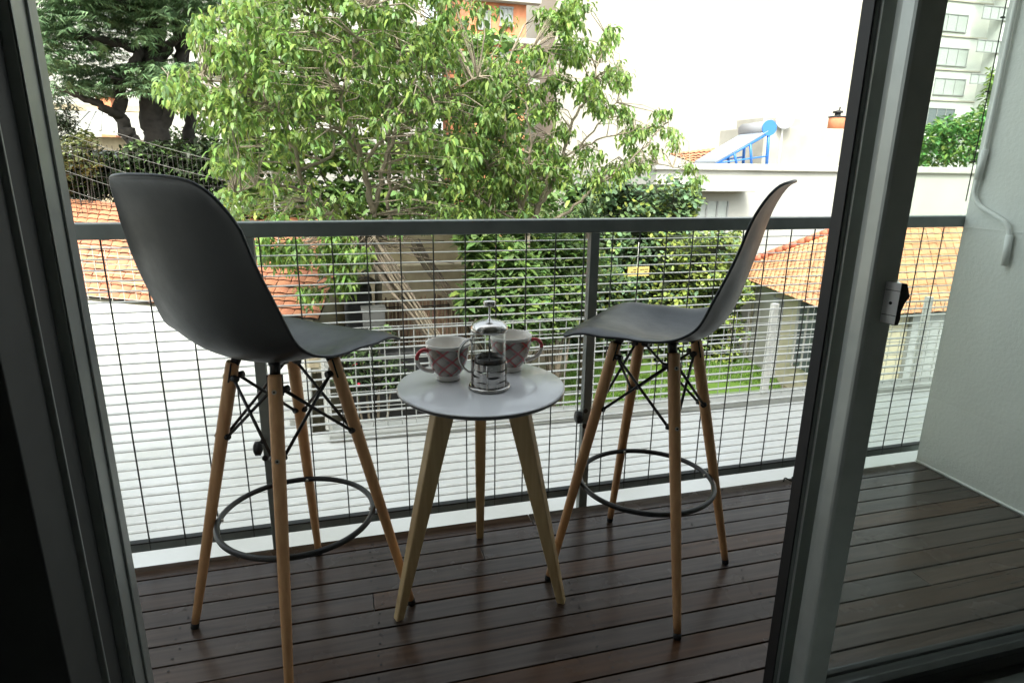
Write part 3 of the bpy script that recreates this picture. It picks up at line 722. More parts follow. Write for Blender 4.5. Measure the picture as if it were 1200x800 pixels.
dish = thing('satellite_dish', 'pale grey satellite dish on the white roof beside the chimney room', 'satellite dish', (dc.x, dc.y, zt+.08))
hz_ = dc.z-zt-.08
mb = MB(); rd = 10*k_; tilt = Matrix.Translation((0, 0, hz_)) @ Matrix.Rotation(R_(-28), 4, 'Z') @ Matrix.Rotation(R_(72), 4, 'X')
vs = []; nn = 28
for i in range(6):
    r = rd*i/5
    for j in range(nn): a_ = 2*math.pi*j/nn; vs.append(tilt @ Vector((r*math.cos(a_)*.85, r*math.sin(a_), .25*r*r/rd)))
mb.add(vs, [(i*nn+j, i*nn+(j+1) % nn, (i+1)*nn+(j+1) % nn, (i+1)*nn+j) for i in range(5) for j in range(nn)], 0, True)
dd = mb.build('reflector', M['tank'], dish); dd.modifiers.new('t', 'SOLIDIFY').thickness = .02
mb = MB(); mb.tube([(.05, .1, 0), (.05, .1, hz_*.6), (0, .06, hz_)], .035, 8); mb.tube([tilt @ Vector((0, -rd, .2*rd)), tilt @ Vector((0, -.1*rd, .9*rd))], .018, 6); mb.build('mast', M['galv'], dish)
# solar heater
sc0 = atY(902, 150, YW+1.2); k_ = (sc0-EYE).length/F_PX
sh_ = thing('solar_water_heater', 'rooftop solar water heater with blue ended tank and sloping tubes', 'solar heater', (sc0.x, YW+1.2, zt+.08))
zt_ = sc0.z-zt-.08; tr_ = 7.6*k_
ax = Vector((.11, .99, 0)).normalized()*1.75
mb = MB(); mb.tube([Vector((0,0,zt_))+ax*.03, Vector((0,0,zt_))+ax], tr_*.97, 24); mb.build('tank', M['tank'], sh_)
mb = MB(); mb.tube([Vector((0,0,zt_))-ax*.0, Vector((0,0,zt_))+ax*.028], tr_*1.03, 28); mb.build('tank_end', M['blue'], sh_)
mb = MB(); lowv = Vector((-1.85, .20, -zt_+.16))
for i in range(16):
    s0 = ax*(.06+.9*i/15)+Vector((-.05, -.05, zt_-.10)); mb.tube([s0, s0+lowv], .055, 8)
mb.build('tubes', M['collector'], sh_)
for f in (.03, .97):
    mb = MB()
    b_ = ax*f; t0 = b_+Vector((.02, 0, zt_-.1)); lo_ = b_+lowv+Vector((-.02, 0, zt_-.14))
    mb.tube([t0, b_+Vector((.12, .05, 0))], .055, 6); mb.tube([t0-Vector((0,0,.06)), lo_-Vector((0, 0, .02))], .05, 6); 
    for g in (.35, .65): q = t0.lerp(lo_, g); mb.tube([q, Vector((q.x+.15, q.y, 0))], .045, 6)
    mb.tube([b_+Vector((.1, .03, .3)), lo_], .03, 6); mb.build('frame', M['blue'], sh_)

# ---- far buildings
def windows_on(parent, Y, rects, mats=('win_pale', 'win_frame'), sill=True):
    for (x0, y0, x1, y1) in rects:
        p = atY(x0, y0, Y); q = atY(x1, y1, Y)
        mb = MB(); mb.box((p.x, Y-.03, q.z), (q.x, Y-.004, p.z)); w = mb.build('window', M[mats[0]], parent)
        mb = MB(); t = .06
        for f in (0, .33, .66, 1): xx = lerp(p.x, q.x, f); mb.box((xx-t/2, Y-.085, q.z), (xx+t/2, Y-.031, p.z))
        mb.box((p.x-t, Y-.09, p.z), (q.x+t, Y-.03, p.z+t*1.5)); mb.box((p.x-t, Y-.16, q.z-t*1.6), (q.x+t, Y-.03, q.z)); mb.build('frame', M[mats[1]], w)
bw = thing('blind_wall_building', 'tall cream building with a blank windowless party wall', 'building')
YB = 36
p = atY(652, 4, YB); q = atY(1018, 2.5, YB)
mb = MB(); mb.box((p.x, YB, GZ), (q.x+1.2, YB+14, q.z)); mb.build('wall', M['cream_blind'], bw)
mb = MB(); t_ = atY(985, 2, YB+.4); mb.box((t_.x, YB+.4, q.z+.002), (t_.x+2.6, YB+1.4, q.z+.25))
for k in range(5): mb.tube([(t_.x+.2+k*.5, YB+.5, q.z+.25), (t_.x+.2+k*.5, YB+.5, q.z+1.0)], .03, 5)
mb.tube([(t_.x, YB+.5, q.z+1.0), (t_.x+2.6, YB+.5, q.z+1.0)], .04, 5); mb.build('roof_railing', M['grey_render'], bw)
ob = thing('brick_apartment', 'orange brick apartment block seen through the top of the leafy crown', 'building')
YO = 32
p = atY(548, -20, YO); q = atY(616, 60, YO)
mb = MB(); mb.box((p.x, YO, GZ), (q.x, YO+8, p.z+3)); mb.build('wall', M['brick_orange'], ob)
mb = MB()
for yy in (0, 48, 96): z_ = atY(580, yy, YO).z; mb.box((p.x-.05, YO-.5, z_-.12), (q.x+.6, YO-.004, z_+.12))
mb.build('floor_slab', M['white_render'], ob)
windows_on(ob, YO, [(586, 10, 600, 30), (560, 14, 574, 34), (586, 62, 600, 80), (560, 66, 574, 84)])
lb = thing('pale_building', 'white apartment building glimpsed between the dark cedar trunks', 'building')
YL = 36
p = atY(20, -60, YL); q = atY(500, 120, YL)
mb = MB(); mb.box((p.x-10, YL, GZ), (q.x, YL+10, p.z)); mb.build('wall', M['white_render'], lb)
windows_on(lb, YL, [(120, 12, 140, 36), (180, 55, 192, 74), (258, 60, 272, 80), (240, 20, 252, 40), (310, 20, 330, 45), (300, 80, 318, 104), (375, 30, 392, 54)])
mb = MB(); z_ = atY(180, 126, YL-2).z; mb.box((p.x-4, YL-2.5, z_-.25), (q.x, YL-2, z_)); mb.build('coping', M['beige_wall'], lb)
ra = thing('balconied_apartment', 'distant pale apartment block with rows of windows above the feathery tree', 'building')
YA = 55
p = atY(1060, -60, YA); q = atY(1135, 150, YA); r2 = atY(1260, 10, YA)
mb = MB(); mb.box((p.x-6, YA, GZ), (q.x, YA+12, p.z+6)); mb.box((q.x, YA-1.4, GZ), (r2.x+8, YA+10, p.z+6)); mb.build('wall', M['apartment'], ra)
windows_on(ra, YA, [(1100, y0, 1131, y0+22) for y0 in (16, 56)] + [(1098, -28, 1131, -6), (1096, 92, 1128, 112)])
windows_on(ra, YA, [(1088, 127, 1115, 148)], ('win_glass', 'win_frame'))
windows_on(ra, YA-1.4, [(1153, 7, 1178, 24), (1146, 47, 1170, 62), (1138, 87, 1164, 99), (1160, -32, 1186, -14)])
mb = MB()
for y0 in (-2, 40, 80, 116):
    z_ = atY(1110, y0+2, YA).z; mb.box((p.x-6, YA-.14, z_-.07), (q.x-.01, YA-.004, z_+.07))
mb.build('floor_slab', M['cream_blind'], ra)
# low roofs behind the solar heater
sr = thing('red_roof_hut', 'small hut with an orange tiled roof behind the solar heater', 'hut')
p = atY(815, 184, 26); q = atY(921, 176, 26)
mb = MB(); mb.box((p.x, 26, GZ), (q.x, 29, p.z-.25)); mb.build('wall', M['white_render'], sr)
A = Vector((p.x-.2, 25.7, p.z-.3)); B = Vector((q.x, 25.7, p.z-.3)); C = Vector((q.x, 28, p.z+.75)); D = Vector((p.x-.2, 28, p.z+.15))
mb = tile_slope(A, B, C, D, 5, 18, None, .05, .07); mb.build('roof', [M['terra_l'], M['under_tile']], sr)

# white ribbed shed roof behind the cedar
sd = thing('garden_shed', 'dark shed with a white ribbed metal roof under the cedar branches', 'shed')
YS = 25
A = atY(84, 152, YS); B = atY(150, 157, YS); T0 = atY(104, 131, YS+2.2); T1 = atY(134, 131, YS+2.2)
mb = MB(); mb.hexa([A-Vector((0,0,.08)), B-Vector((0,0,.08)), T1-Vector((0,0,.08)), T0-Vector((0,0,.08))], [A, B, T1, T0])
for f in (0, .25, .5, .75, 1): mb.tube([A.lerp(B, f)+Vector((0,0,.03)), T0.lerp(T1, f)+Vector((0,0,.03))], .04, 5)
mb.tube([T0+Vector((0,0,.03)), T1+Vector((0,0,.03))], .06, 6); mb.build('roof', M['white_render'], sd)
mb = MB(); w0 = atY(96, 160, YS+.5); w1 = atY(146, 160, YS+.5); mb.box((w0.x, YS+.5, GZ), (w1.x, YS+3, w0.z)); mb.build('wall', M['beige_wall'], sd)
mb = MB(); w0 = atY(104, 176, YS+.45); w1 = atY(138, 186, YS+.45); mb.box((w0.x, YS+.42, w1.z), (w1.x, YS+.49, w0.z)); mb.build('window', M['win_glass'], sd)
kl = thing('brick_kiln_chimney', 'little brick chimney beside the white ribbed shed roof', 'chimney')
p = atY(113, 120, YS+4); q = atY(129, 114, YS+4)
mb = MB(); mb.box((p.x, YS+4, GZ), (q.x, YS+4.6, q.z)); mb.build('stack', M['brick_orange'], kl)
mb = MB(); mb.box((p.x-.08, YS+3.92, q.z+.003), (q.x+.08, YS+4.68, q.z+.1)); mb.build('cap', M['dark_roof'], kl)

# ================================================================== PLANTS
def leaf(mb, base, d, side, L, W, droop, mi):
    """one pointed leaf arching from base along d and drooping"""
    p1 = base + d*L*.38; d2 = (d + Vector((0, 0, -droop))).normalized(); p2 = p1 + d2*L*.35; d3 = (d2 + Vector((0, 0, -droop*.8))).normalized(); p3 = p2 + d3*L*.30
    s = side*W
    mb.add([base, p1-s*.5, p1+s*.5, p2-s*.42, p2+s*.42, p3], [(0, 2, 1), (1, 2, 4, 3), (3, 4, 5)], mi, True)
def umbrella(mb, c, n, L, W, mis, tilt=0.0):
    """a twig-end whorl of drooping leaves"""
    a0 = U(0, 6.28)
    for i in range(n):
        a = a0 + i*2.4 + U(-.3, .3); el = U(-1.1, .35)
        d = Vector((math.cos(a)*math.cos(el), math.sin(a)*math.cos(el), math.sin(el)))
        side = Vector((-math.sin(a), math.cos(a), U(-.4, .4))).normalized()
        l = L*U(.5, 1.25)
        leaf(mb, c + Vector((U(-1, 1), U(-1, 1), U(-1.1, .5)))*L*.62, d, side, l, W*U(.8, 1.15), U(.7, 1.5), random.choice(mis))
def in_poly(x, y, P):
    c = False; j = len(P)-1
    for i in range(len(P)):
        if (P[i][1] > y) != (P[j][1] > y) and x < (P[j][0]-P[i][0])*(y-P[i][1])/(P[j][1]-P[i][1])+P[i][0]: c = not c
        j = i
    return c
def limb(mb, pts, r0, r1, n=8, wob=.05):
    pts = [Vector(p) for p in pts]; S = spline(pts, 6*(len(pts)-1))
    k = len(S)
    S = [p + Vector((U(-1, 1), U(-1, 1), U(-.5, .5)))*wob*(0 if i in (0, k-1) else 1) for i, p in enumerate(S)]
    mb.tube(S, [lerp(r0, r1, i/(k-1)) for i in range(k)], n); return S
def broadleaf(name, label, clusters, limbs, L=.145, W=.044, n=(15, 22), mis=(0, 0, 0, 1), leafm=('leaf', 'leaf_dark', 'leaf_yellow'), bark='bark_pale', trunk=None, group=None):
    """clusters: world points of twig ends; limbs: list of (polyline, r0, r1)"""
    t = thing(name, label, 'tree', trunk, 0, group)
    off = Vector(trunk); bw_ = MB(); nodes = []
    for pl, r0, r1 in limbs:
        S = limb(bw_, [Vector(p)-off for p in pl], r0*.8, r1*.75, 8, .035); nodes += S[4:]
    cr = MB()
    for c in clusters:
        c = Vector(c)-off
        best = min(nodes, key=lambda q: (q-c).length + (0 if q.z < c.z+.15 else 1.5))
        mid = best.lerp(c, .5)+Vector((U(-.1, .1), U(-.1, .1), U(.0, .15)))
        q_ = 1.9 if rnd() < .16 else 1.0; bw_.tube([best, mid, c], [.008*q_, .005*q_, .0025*q_], 5, caps=False)
        m_ = list(mis)
        umbrella(cr, c, random.randint(*n), L, W, m_)
    bw_.build('trunk', M[bark], t); cr.build('crown', [M[q] for q in leafm], t)
    return t
G0 = GZ
# left broadleaf tree
polyL = [(188, 98), (205, 78), (232, 70), (222, 38), (240, 12), (262, 8), (300, -45), (420, -70), (560, -50), (600, 10), (590, 60), (600, 110), (575, 160), (560, 205), (548, 262), (470, 268), (330, 266), (268, 268), (252, 240), (262, 215), (248, 190), (262, 160), (225, 135), (196, 118)]
YT = 9.6
cl = []
while len(cl) < 1080:
    x, y = U(180, 605), U(-70, 275)
    if not in_poly(x, y, polyL): continue
    # gaps low down between the stems
    if 390 < x < 475 and 140 < y < 255 and rnd() < .75: continue
    if 300 < x < 400 and 165 < y < 230 and rnd() < .65: continue
    if y > 190 and rnd() < .45: continue
    if x > 530 and y < 120 and rnd() < .5: continue
    if math.sin(x*.085+y*.031)+math.sin(y*.11-x*.045)*.9+math.sin(x*.17+y*.13)*.5 < -.85 and rnd() < .85: continue
    if 560 < x < 618 and y < 46 and rnd() < .88: continue
    cl.append(atY(x, y, YT+U(-1.5, 1.6)))
for bx, by, br in ((330, 298, 18), (352, 288, 16), (385, 300, 18), (404, 328, 14), (366, 340, 11), (420, 298, 14), (312, 285, 12), (395, 285, 16)):
    for k in range(int(br*1.1)):
        a_ = U(0, 6.28); q_ = math.sqrt(rnd())*br; cl.append(atY(bx+q_*math.cos(a_), by+q_*math.sin(a_), YT-.7+U(-.4, .4)))
tb = atY(440, 300, YT); base = Vector((tb.x, YT, G0)); tb2 = atY(385, 300, YT+.4); base2 = Vector((tb2.x, YT+.4, G0))
def Lp(*pp): return [atY(x, y, Y) for x, y, Y in pp]
limbs = [([base, tb]+Lp((432, 230, YT), (418, 170, YT-.2), (395, 110, YT-.4), (370, 40, YT-.5), (350, -30, YT-.6)), .075, .02),
         (Lp((436, 250, YT), (455, 180, YT+.2), (480, 110, YT+.3), (510, 40, YT+.5), (530, -40, YT+.6)), .05, .012),
         (Lp((420, 200, YT), (470, 140, YT-.6), (520, 110, YT-1.0), (560, 90, YT-1.1)), .035, .01),
         (Lp((420, 180, YT), (400, 150, YT-.8), (410, 80, YT-1.0), (430, 10, YT-1.2)), .03, .01),
         ([tb]+Lp((405, 262, YT+.1), (372, 240, YT+.2), (350, 200, YT), (335, 150, YT-.2), (300, 110, YT-.3), (250, 95, YT-.4), (205, 100, YT-.5)), .06, .012),
         (Lp((345, 190, YT), (330, 120, YT+.3), (300, 60, YT+.5), (270, 20, YT+.6)), .035, .01),
         (Lp((360, 225, YT+.1), (310, 215, YT-.6), (275, 225, YT-.9)), .03, .01),
         (Lp((350, 200, YT), (390, 175, YT+.8), (380, 90, YT+1.1), (395, 0, YT+1.2)), .035, .01),
         (Lp((455, 265, YT+.6), (456, 200, YT+.6), (454, 140, YT+.7), (470, 60, YT+.9)), .04, .02)]
broadleaf('broadleaf_tree', 'large bushy tree with drooping bright green leaves above the terracotta roof', cl, limbs, trunk=base, group='drooping-leaved trees behind the railing')
# right broadleaf tree
bl = [(675,8,18),(668,30,16),(673,55,18),(678,66,10),(643,18,16),(628,66,16),(715,42,12),(706,58,8),(722,84,15),(730,96,8),(690,105,18),(706,128,14),(728,130,12),(655,95,16),(640,125,16),(625,108,14),(596,90,18),(575,125,20),(600,188,22),(640,178,24),(655,196,20),(620,214,20),(580,212,22),(690,178,16),(737,158,12),(752,150,11),(775,138,12),(786,150,8),(790,165,7),(806,194,8),(817,211,9),(747,184,14),(722,196,16),(700,206,14),(560,170,18),(548,200,20),(570,240,18),(610,245,14),(598,150,14),(660,150,12),(765,175,9),(560,90,18),(655,60,10),(700,90,9)]
cl = []
for x, y, r in bl:
    for k in range(max(4, int(r*r/17))):
        a_ = U(0, 6.28); q_ = math.sqrt(rnd())*r*.92; cl.append(atY(x+q_*math.cos(a_), y+q_*math.sin(a_)*.9, YT+.3+U(-.9, .9)))
tb = atY(618, 290, YT+.3); base = Vector((tb.x, YT+.3, G0))
Y0 = YT+.3
limbs = [([base, tb]+Lp((612, 255, Y0), (604, 215, Y0), (596, 180, Y0-.1), (590, 120, Y0-.2), (600, 60, Y0-.2)), .07, .012),
         (Lp((618, 275, Y0), (632, 240, Y0), (655, 200, Y0), (668, 150, Y0), (690, 105, Y0), (705, 60, Y0+.1), (715, 35, Y0+.1)), .05, .008),
         (Lp((625, 258, Y0), (645, 200, Y0+.3), (650, 120, Y0+.4), (662, 60, Y0+.4), (675, 10, Y0+.4)), .04, .008),
         (Lp((640, 262, Y0-.2), (670, 245, Y0-.2), (700, 215, Y0-.3), (740, 188, Y0-.4), (775, 150, Y0-.4), (780, 135, Y0-.4)), .04, .008),
         (Lp((700, 215, Y0-.3), (750, 195, Y0-.3), (790, 195, Y0-.3), (818, 208, Y0-.3)), .02, .006),
         (Lp((655, 200, Y0), (690, 160, Y0+.3), (722, 120, Y0+.4), (728, 88, Y0+.4)), .025, .007),
         (Lp((660, 185, Y0), (700, 165, Y0-.2), (735, 155, Y0-.3), (760, 150, Y0-.3)), .022, .006),
         (Lp((604, 215, Y0), (575, 200, Y0-.4), (560, 170, Y0-.5), (545, 150, Y0-.5)), .03, .008),
         (Lp((612, 250, Y0), (622, 180, Y0-.5), (618, 120, Y0-.6), (622, 60, Y0-.6)), .035, .008),
         (Lp((615, 265, Y0), (580, 245, Y0-.2), (555, 225, Y0-.3), (545, 200, Y0-.4)), .03, .008)]
broadleaf('broadleaf_tree', 'airy spreading tree of drooping leaves, thin grey branches fanning against the cream wall', cl, limbs, trunk=base, n=(13, 19), mis=(0, 0, 0, 0, 1), group='drooping-leaved trees behind the railing')

# generic leafy bush: clumps of loose leaves
def bush(name, label, cat, blobs, Y, dY, dens, L, W, mats, mis=(0,), core=True, group=None, stem='bark_pale', ground=GZ):
    cx = sum(b[0] for b in blobs)/len(blobs); cy = max(b[1]+b[2] for b in blobs)
    o3 = atY(cx, cy, Y); org = Vector((o3.x, Y, ground))
    t = thing(name, label, cat, org, 0, group); lf = MB(); sm = MB()
    for bl_ in blobs:
        x, y, rx = bl_[:3]; ry = bl_[3] if len(bl_) > 3 else rx
        for k in range(int(rx*ry*dens)):
            a = U(0, 6.28); q = math.sqrt(rnd()); dy = U(-dY, dY)*(1-q*q*.6)
            p = atY(x+q*rx*math.cos(a), y+q*ry*math.sin(a), Y+dy)-org
            aa = U(0, 6.28); el = U(-.7, .9); d = Vector((math.cos(aa)*math.cos(el), math.sin(aa)*math.cos(el), math.sin(el)))
            leaf(lf, p, d, Vector((-math.sin(aa), math.cos(aa), U(-.8, .8))).normalized(), L*U(.6, 1.2), W*U(.7, 1.2), U(.1, .6), random.choice(mis))
        c = atY(x, y, Y)-org
        sm.tube([Vector((U(-.1, .1), U(-.1, .1), 0)), c*.5+Vector((0, 0, c.z*.1)), c], [.03, .02, .008], 5)
    sm.build('stem', M[stem], t); lf.build('foliage', [M[q] for q in mats], t)
    return t
bush('garden_shrub', 'bright green broad-leaved shrub behind the french press and cups', 'shrub', [(560, 285, 22), (600, 300, 18), (575, 330, 24), (595, 352, 26), (560, 350, 22), (625, 360, 20), (615, 320, 20), (600, 385, 26)], 9.3, .4, 1.5, .19, .085, ('leaf', 'leaf_dark'), (0, 1, 1, 1), group='shrubs beyond the wire fence')
bush('garden_shrub', 'darker bushy shrub touching the railing post from behind', 'shrub', [(655, 295, 24), (640, 335, 22), (670, 340, 20), (690, 300, 18), (660, 370, 18), (632, 300, 20), (620, 280, 18), (640, 380, 22)], 10.5, .5, 1.5, .15, .07, ('leaf', 'leaf_dark'), (0, 1, 1), group='shrubs beyond the wire fence')
bush('low_shrub', 'sunken dark shrub with small red blooms by the wire fence', 'shrub', [(425, 420, 22, 12), (445, 395, 18, 12), (415, 445, 20, 14), (460, 440, 20, 20)], 7.6, .3, 1.0, .12, .03, ('leaf_dark', 'hedge_leaf', 'flower'), (0, 1, 1, 1, 0, 1, 1, 1, 0, 1, 0, 1, 1)*4+(2,))
# ivy covered wall
def ivy_wall(name, label, rects, mats, mis, L, n_per_px, core):
    o0 = rects[0]; p_ = atY(o0[0], o0[3], o0[4]); org = Vector((p_.x, o0[4], GZ))
    t = thing(name, label, 'ivy wall', org)
    lf = MB(); cr = MB()
    for (x0, y0, x1, y1, Y, depth) in rects:
        A = atY(x0, y0, Y); B = atY(x1, y1, Y)
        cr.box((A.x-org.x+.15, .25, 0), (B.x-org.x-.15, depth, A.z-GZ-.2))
        nL = int((x1-x0)*(y1-y0)*n_per_px)
        for k in range(nL):
            u, v = rnd(), rnd(); x = lerp(A.x, B.x, u); z = lerp(A.z, B.z, v)
            bulge = .25*math.sin(x*2.1+z*1.3)+.2*math.sin(x*5.3-z*3.7)+.12*math.sin(z*7+x*3)
            edge = min(1, min(u, 1-u)*12)
            topv = U(-.25, .18)*max(0, 1-v*9)
            yy = bulge*.9 + U(-.22, .12) + (1-edge)*.4
            p = Vector((x+U(-.1, .1)-org.x, Y-org.y+yy, z+topv-GZ))
            aa = U(-2.8, -.3); el = U(-1.0, .5); d = Vector((math.cos(aa)*math.cos(el), math.sin(aa)*math.cos(el), math.sin(el)))
            leaf(lf, p, d, Vector((-math.sin(aa), math.cos(aa), U(-.8, .8))).normalized(), L*U(.6, 1.25), L*.8*U(.7, 1.2), U(0, .6), random.choice(mis))
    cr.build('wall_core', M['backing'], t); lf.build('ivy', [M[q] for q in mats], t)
    return t
ivy_wall('ivy_wall', 'tall garden wall smothered in dark green ivy in front of the white house', [(672, 206, 806, 430, 14.2, .8)], ('ivy_leaf', 'ivy_light', 'leaf_dark'), (0, 0, 0, 1, 2), .14, .28, 'backing')
ivy_wall('ivy_hedge', 'lower yellow-green ivy hedge between the yellow sign and the tiled house', [(782, 268, 862, 420, 13.2, .7)], ('ivy_light', 'ivy_leaf'), (0, 0, 0, 1), .12, .35, 'backing')
# spiky plants
def spiky(label, x, y, Y, n, L):
    c = atY(x, y, Y); t = thing('yucca_plant', label, 'yucca', (c.x, Y, GZ), 0, 'spiky plants under the trees'); h = c.z-GZ
    mb = MB(); mb.tube([(0, 0, 0), (.05, .02, h*.5), (0, 0, h)], [.09, .07, .06], 8); mb.build('trunk', M['vine_dry'], t)
    lf = MB()
    for i in range(n):
        a = U(0, 6.28); el = U(-.35, 1.45); d = Vector((math.cos(a)*math.cos(el), math.sin(a)*math.cos(el), math.sin(el)))
        leaf(lf, Vector((0, 0, h+U(-.08, .08))), d, Vector((-math.sin(a), math.cos(a), 0)), L*U(.7, 1.1), .035, U(.05, .35), 0)
    lf.build('leaf_crown', M['spiky'], t)
spiky('spiky yucca rosette under the airy spreading tree', 575, 250, 10.9, 70, .65)
spiky('spiky yucca rosette against the dark ivy wall', 690, 262, 11.6, 60, .6)

# cedar
def cedar():
    Yc = 20.0
    p = atY(190, 230, Yc); org = Vector((p.x, Yc, GZ))
    t = thing('cedar_tree', 'dark old cedar with thick forked trunks and flat layered branches', 'tree', org)
    tk = MB()
    def q(*pp): return [atY(x, y, Y)-org for x, y, Y in pp]
    def L_(pts, r0, r1): limb(tk, pts, r0, r1, 10, .06)
    L_([Vector((0, 0, 0))]+q((188, 190, Yc), (180, 140, Yc), (178, 90, Yc), (182, 50, Yc), (178, 0, Yc), (180, -60, Yc)), .36, .22)
    L_(q((183, 165, Yc), (200, 120, Yc), (212, 60, Yc+.2), (205, 20, Yc+.3), (212, -50, Yc)), .17, .13)
    L_([Vector((1.6, 1.0, 0))]+q((228, 190, Yc+1), (222, 120, Yc+1), (212, 70, Yc+1), (226, 40, Yc+1), (228, 10, Yc+1)), .19, .14)
    L_([Vector((-1.2, -.6, 0))]+q((160, 190, Yc-.6), (145, 150, Yc-.6), (140, 110, Yc-.6), (150, 85, Yc-.6), (165, 60, Yc-.4)), .21, .11)
    L_(q((146, 140, Yc-.6), (120, 125, Yc-1), (90, 112, Yc-1.2), (60, 100, Yc-1.4)), .13, .05)
    L_(q((180, 120, Yc), (160, 105, Yc-.4), (130, 90, Yc-1)), .09, .04)
    L_(q((180, 70, Yc), (150, 55, Yc-.5), (110, 45, Yc-1.2), (70, 40, Yc-1.5)), .15, .05)
    L_(q((190, 66, Yc), (205, 48, Yc-.4), (230, 35, Yc-.6), (265, 30, Yc-1)), .13, .04)
    L_(q((215, 95, Yc+.6), (240, 88, Yc), (275, 86, Yc-.4)), .10, .04)
    L_(q((180, 10, Yc), (130, 5, Yc-.6), (70, 0, Yc-1.2)), .18, .07)
    for (x, y, r, h) in ((285, 130, .5, 60), (300, 130, .28, 70)):
        L_([atY(x, 235, Yc+2)-org, atY(x-2, 150, Yc+2)-org, atY(x+4, 90, Yc+2)-org, atY(x-6, 30, Yc+2)-org], r*.7, r*.5)
    tk.build('trunk', M['bark_dark'], t)
    fo = MB()
    bl = [(70,12,48,24),(120,8,52,22),(170,6,42,24),(212,6,42,20),(255,2,42,14),(300,5,40,16),(82,50,44,15),(135,32,34,16),(66,32,34,13),(100,82,58,14),(150,84,52,12),(198,79,52,9),(238,84,36,8),(90,102,42,9),(130,98,42,11),(178,100,26,10),(64,72,32,10),(172,42,18,14),(205,22,24,12),(120,60,36,7),(70,-25,80,22),(180,-30,80,22),(275,-25,60,20),(190,60,14,8),(255,20,26,10)]
    for (x, y, rx, ry) in bl:
        Yb = Yc+U(-1.8, .8)
        for k in range(int(rx*ry*.17)):
            a = U(0, 6.28); s_ = math.sqrt(rnd())
            # undulating flat sprays
            px_, py_ = x+s_*rx*math.cos(a), y+s_*ry*math.sin(a)+3*math.sin(x*.3+s_*rx*math.cos(a)*.22)
            c = atY(px_, py_, Yb+U(-1.3, 1.3))-org
            aa = U(0, 6.28); sp = Vector((math.cos(aa), math.sin(aa), U(-.35, .15)))
            for i in range(9):
                f = i/8; b0 = c+sp*.42*f
                for sg in (-1, 1):
                    d = (sp*.6+Vector((-sp.y, sp.x, 0))*sg*U(.5, 1)+Vector((0, 0, U(-.5, .25)))).normalized(); l = U(.10, .22)
                    w = d.cross(Vector((0, 0, 1))).normalized()*.022
                    fo.add([b0-w, b0+w, b0+d*l+Vector((0, 0, -l*.3))], [(0, 1, 2)], 0, True)
    fo.build('foliage', M['cedar_leaf'], t)
cedar()

# dark hedge and wire fence below the cedar
bush('garden_hedge', 'dark hedge along the wire fence under the cedar', 'hedge', [(x, 207+4*math.sin(x), 22, 26) for x in range(60, 300, 16)]+[(x, 180, 20, 14) for x in range(160, 300, 20)], 18.2, .7, .85, .22, .09, ('hedge_leaf', 'leaf_dark'), (0, 0, 0, 0, 1), stem='bark_dark')
bush('variegated_bush', 'pale speckled bush at the near end of the dark hedge', 'bush', [(85, 178, 20, 20), (98, 165, 18, 12), (70, 195, 16, 16), (105, 190, 14, 18)], 17.2, .6, .9, .16, .07, ('bush_pale', 'hedge_leaf'), (0, 0, 0, 1), stem='bark_dark')
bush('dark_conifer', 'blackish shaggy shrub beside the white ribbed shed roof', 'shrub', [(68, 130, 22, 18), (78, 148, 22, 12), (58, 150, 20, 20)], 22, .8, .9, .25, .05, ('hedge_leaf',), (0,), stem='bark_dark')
bush('understory_shrub', 'olive shrub standing between the two cedar trunk bases', 'shrub', [(232, 160, 16, 18), (248, 175, 14, 16), (205, 165, 12, 14)], 21.5, .6, .9, .2, .08, ('bush_pale', 'leaf_dark'), (0, 1, 1))
bush('feathery_tree', 'soft feathery bright green tree above the white parapet', 'tree', [(1095, 180, 26, 18), (1125, 170, 30, 24), (1150, 150, 26, 22), (1115, 150, 20, 14), (1090, 160, 16, 14), (1165, 185, 24, 18), (1060, 185, 26, 16), (1040, 190, 20, 12)], 30, 1.6, 1.1, .5, .15, ('acacia', 'leaf'), (0, 0, 0, 1))
bush('pointed_tree', 'dark narrow tree rising behind the feathery one next to the conduit', 'tree', [(1160, 110, 9, 14), (1163, 92, 7, 12), (1158, 128, 12, 12), (1167, 100, 9, 20)], 33, 1.0, .9, .4, .15, ('leaf_dark', 'leaf'), (0, 1), stem='bark_dark')
bush('backdrop_tree', 'dense mid-green tree filling the gap behind the large bushy tree', 'tree', [(x, y, 30, 26) for x in range(290, 580, 36) for y in (60, 120, 180, 235)]+[(x, y, 28, 26) for x in (585, 620, 655) for y in (235, 280)]+[(x, y, 26, 26) for x in (565, 600) for y in (95, 140, 190)], 14.5, 1.0, .42, .26, .12, ('leaf_dark', 'leaf'), (0, 0, 1))
bush('garden_shrub', 'tangled shrubs and creepers under the airy spreading tree', 'shrub', [(x, 262+U(-8, 8), 22, 18) for x in range(480, 680, 24)]+[(x, 320, 20, 16) for x in range(640, 720, 22)], 12.6, .6, .5, .16, .07, ('leaf_dark', 'leaf', 'bush_pale'), (0, 0, 1, 2), group='shrubs beyond the wire fence')

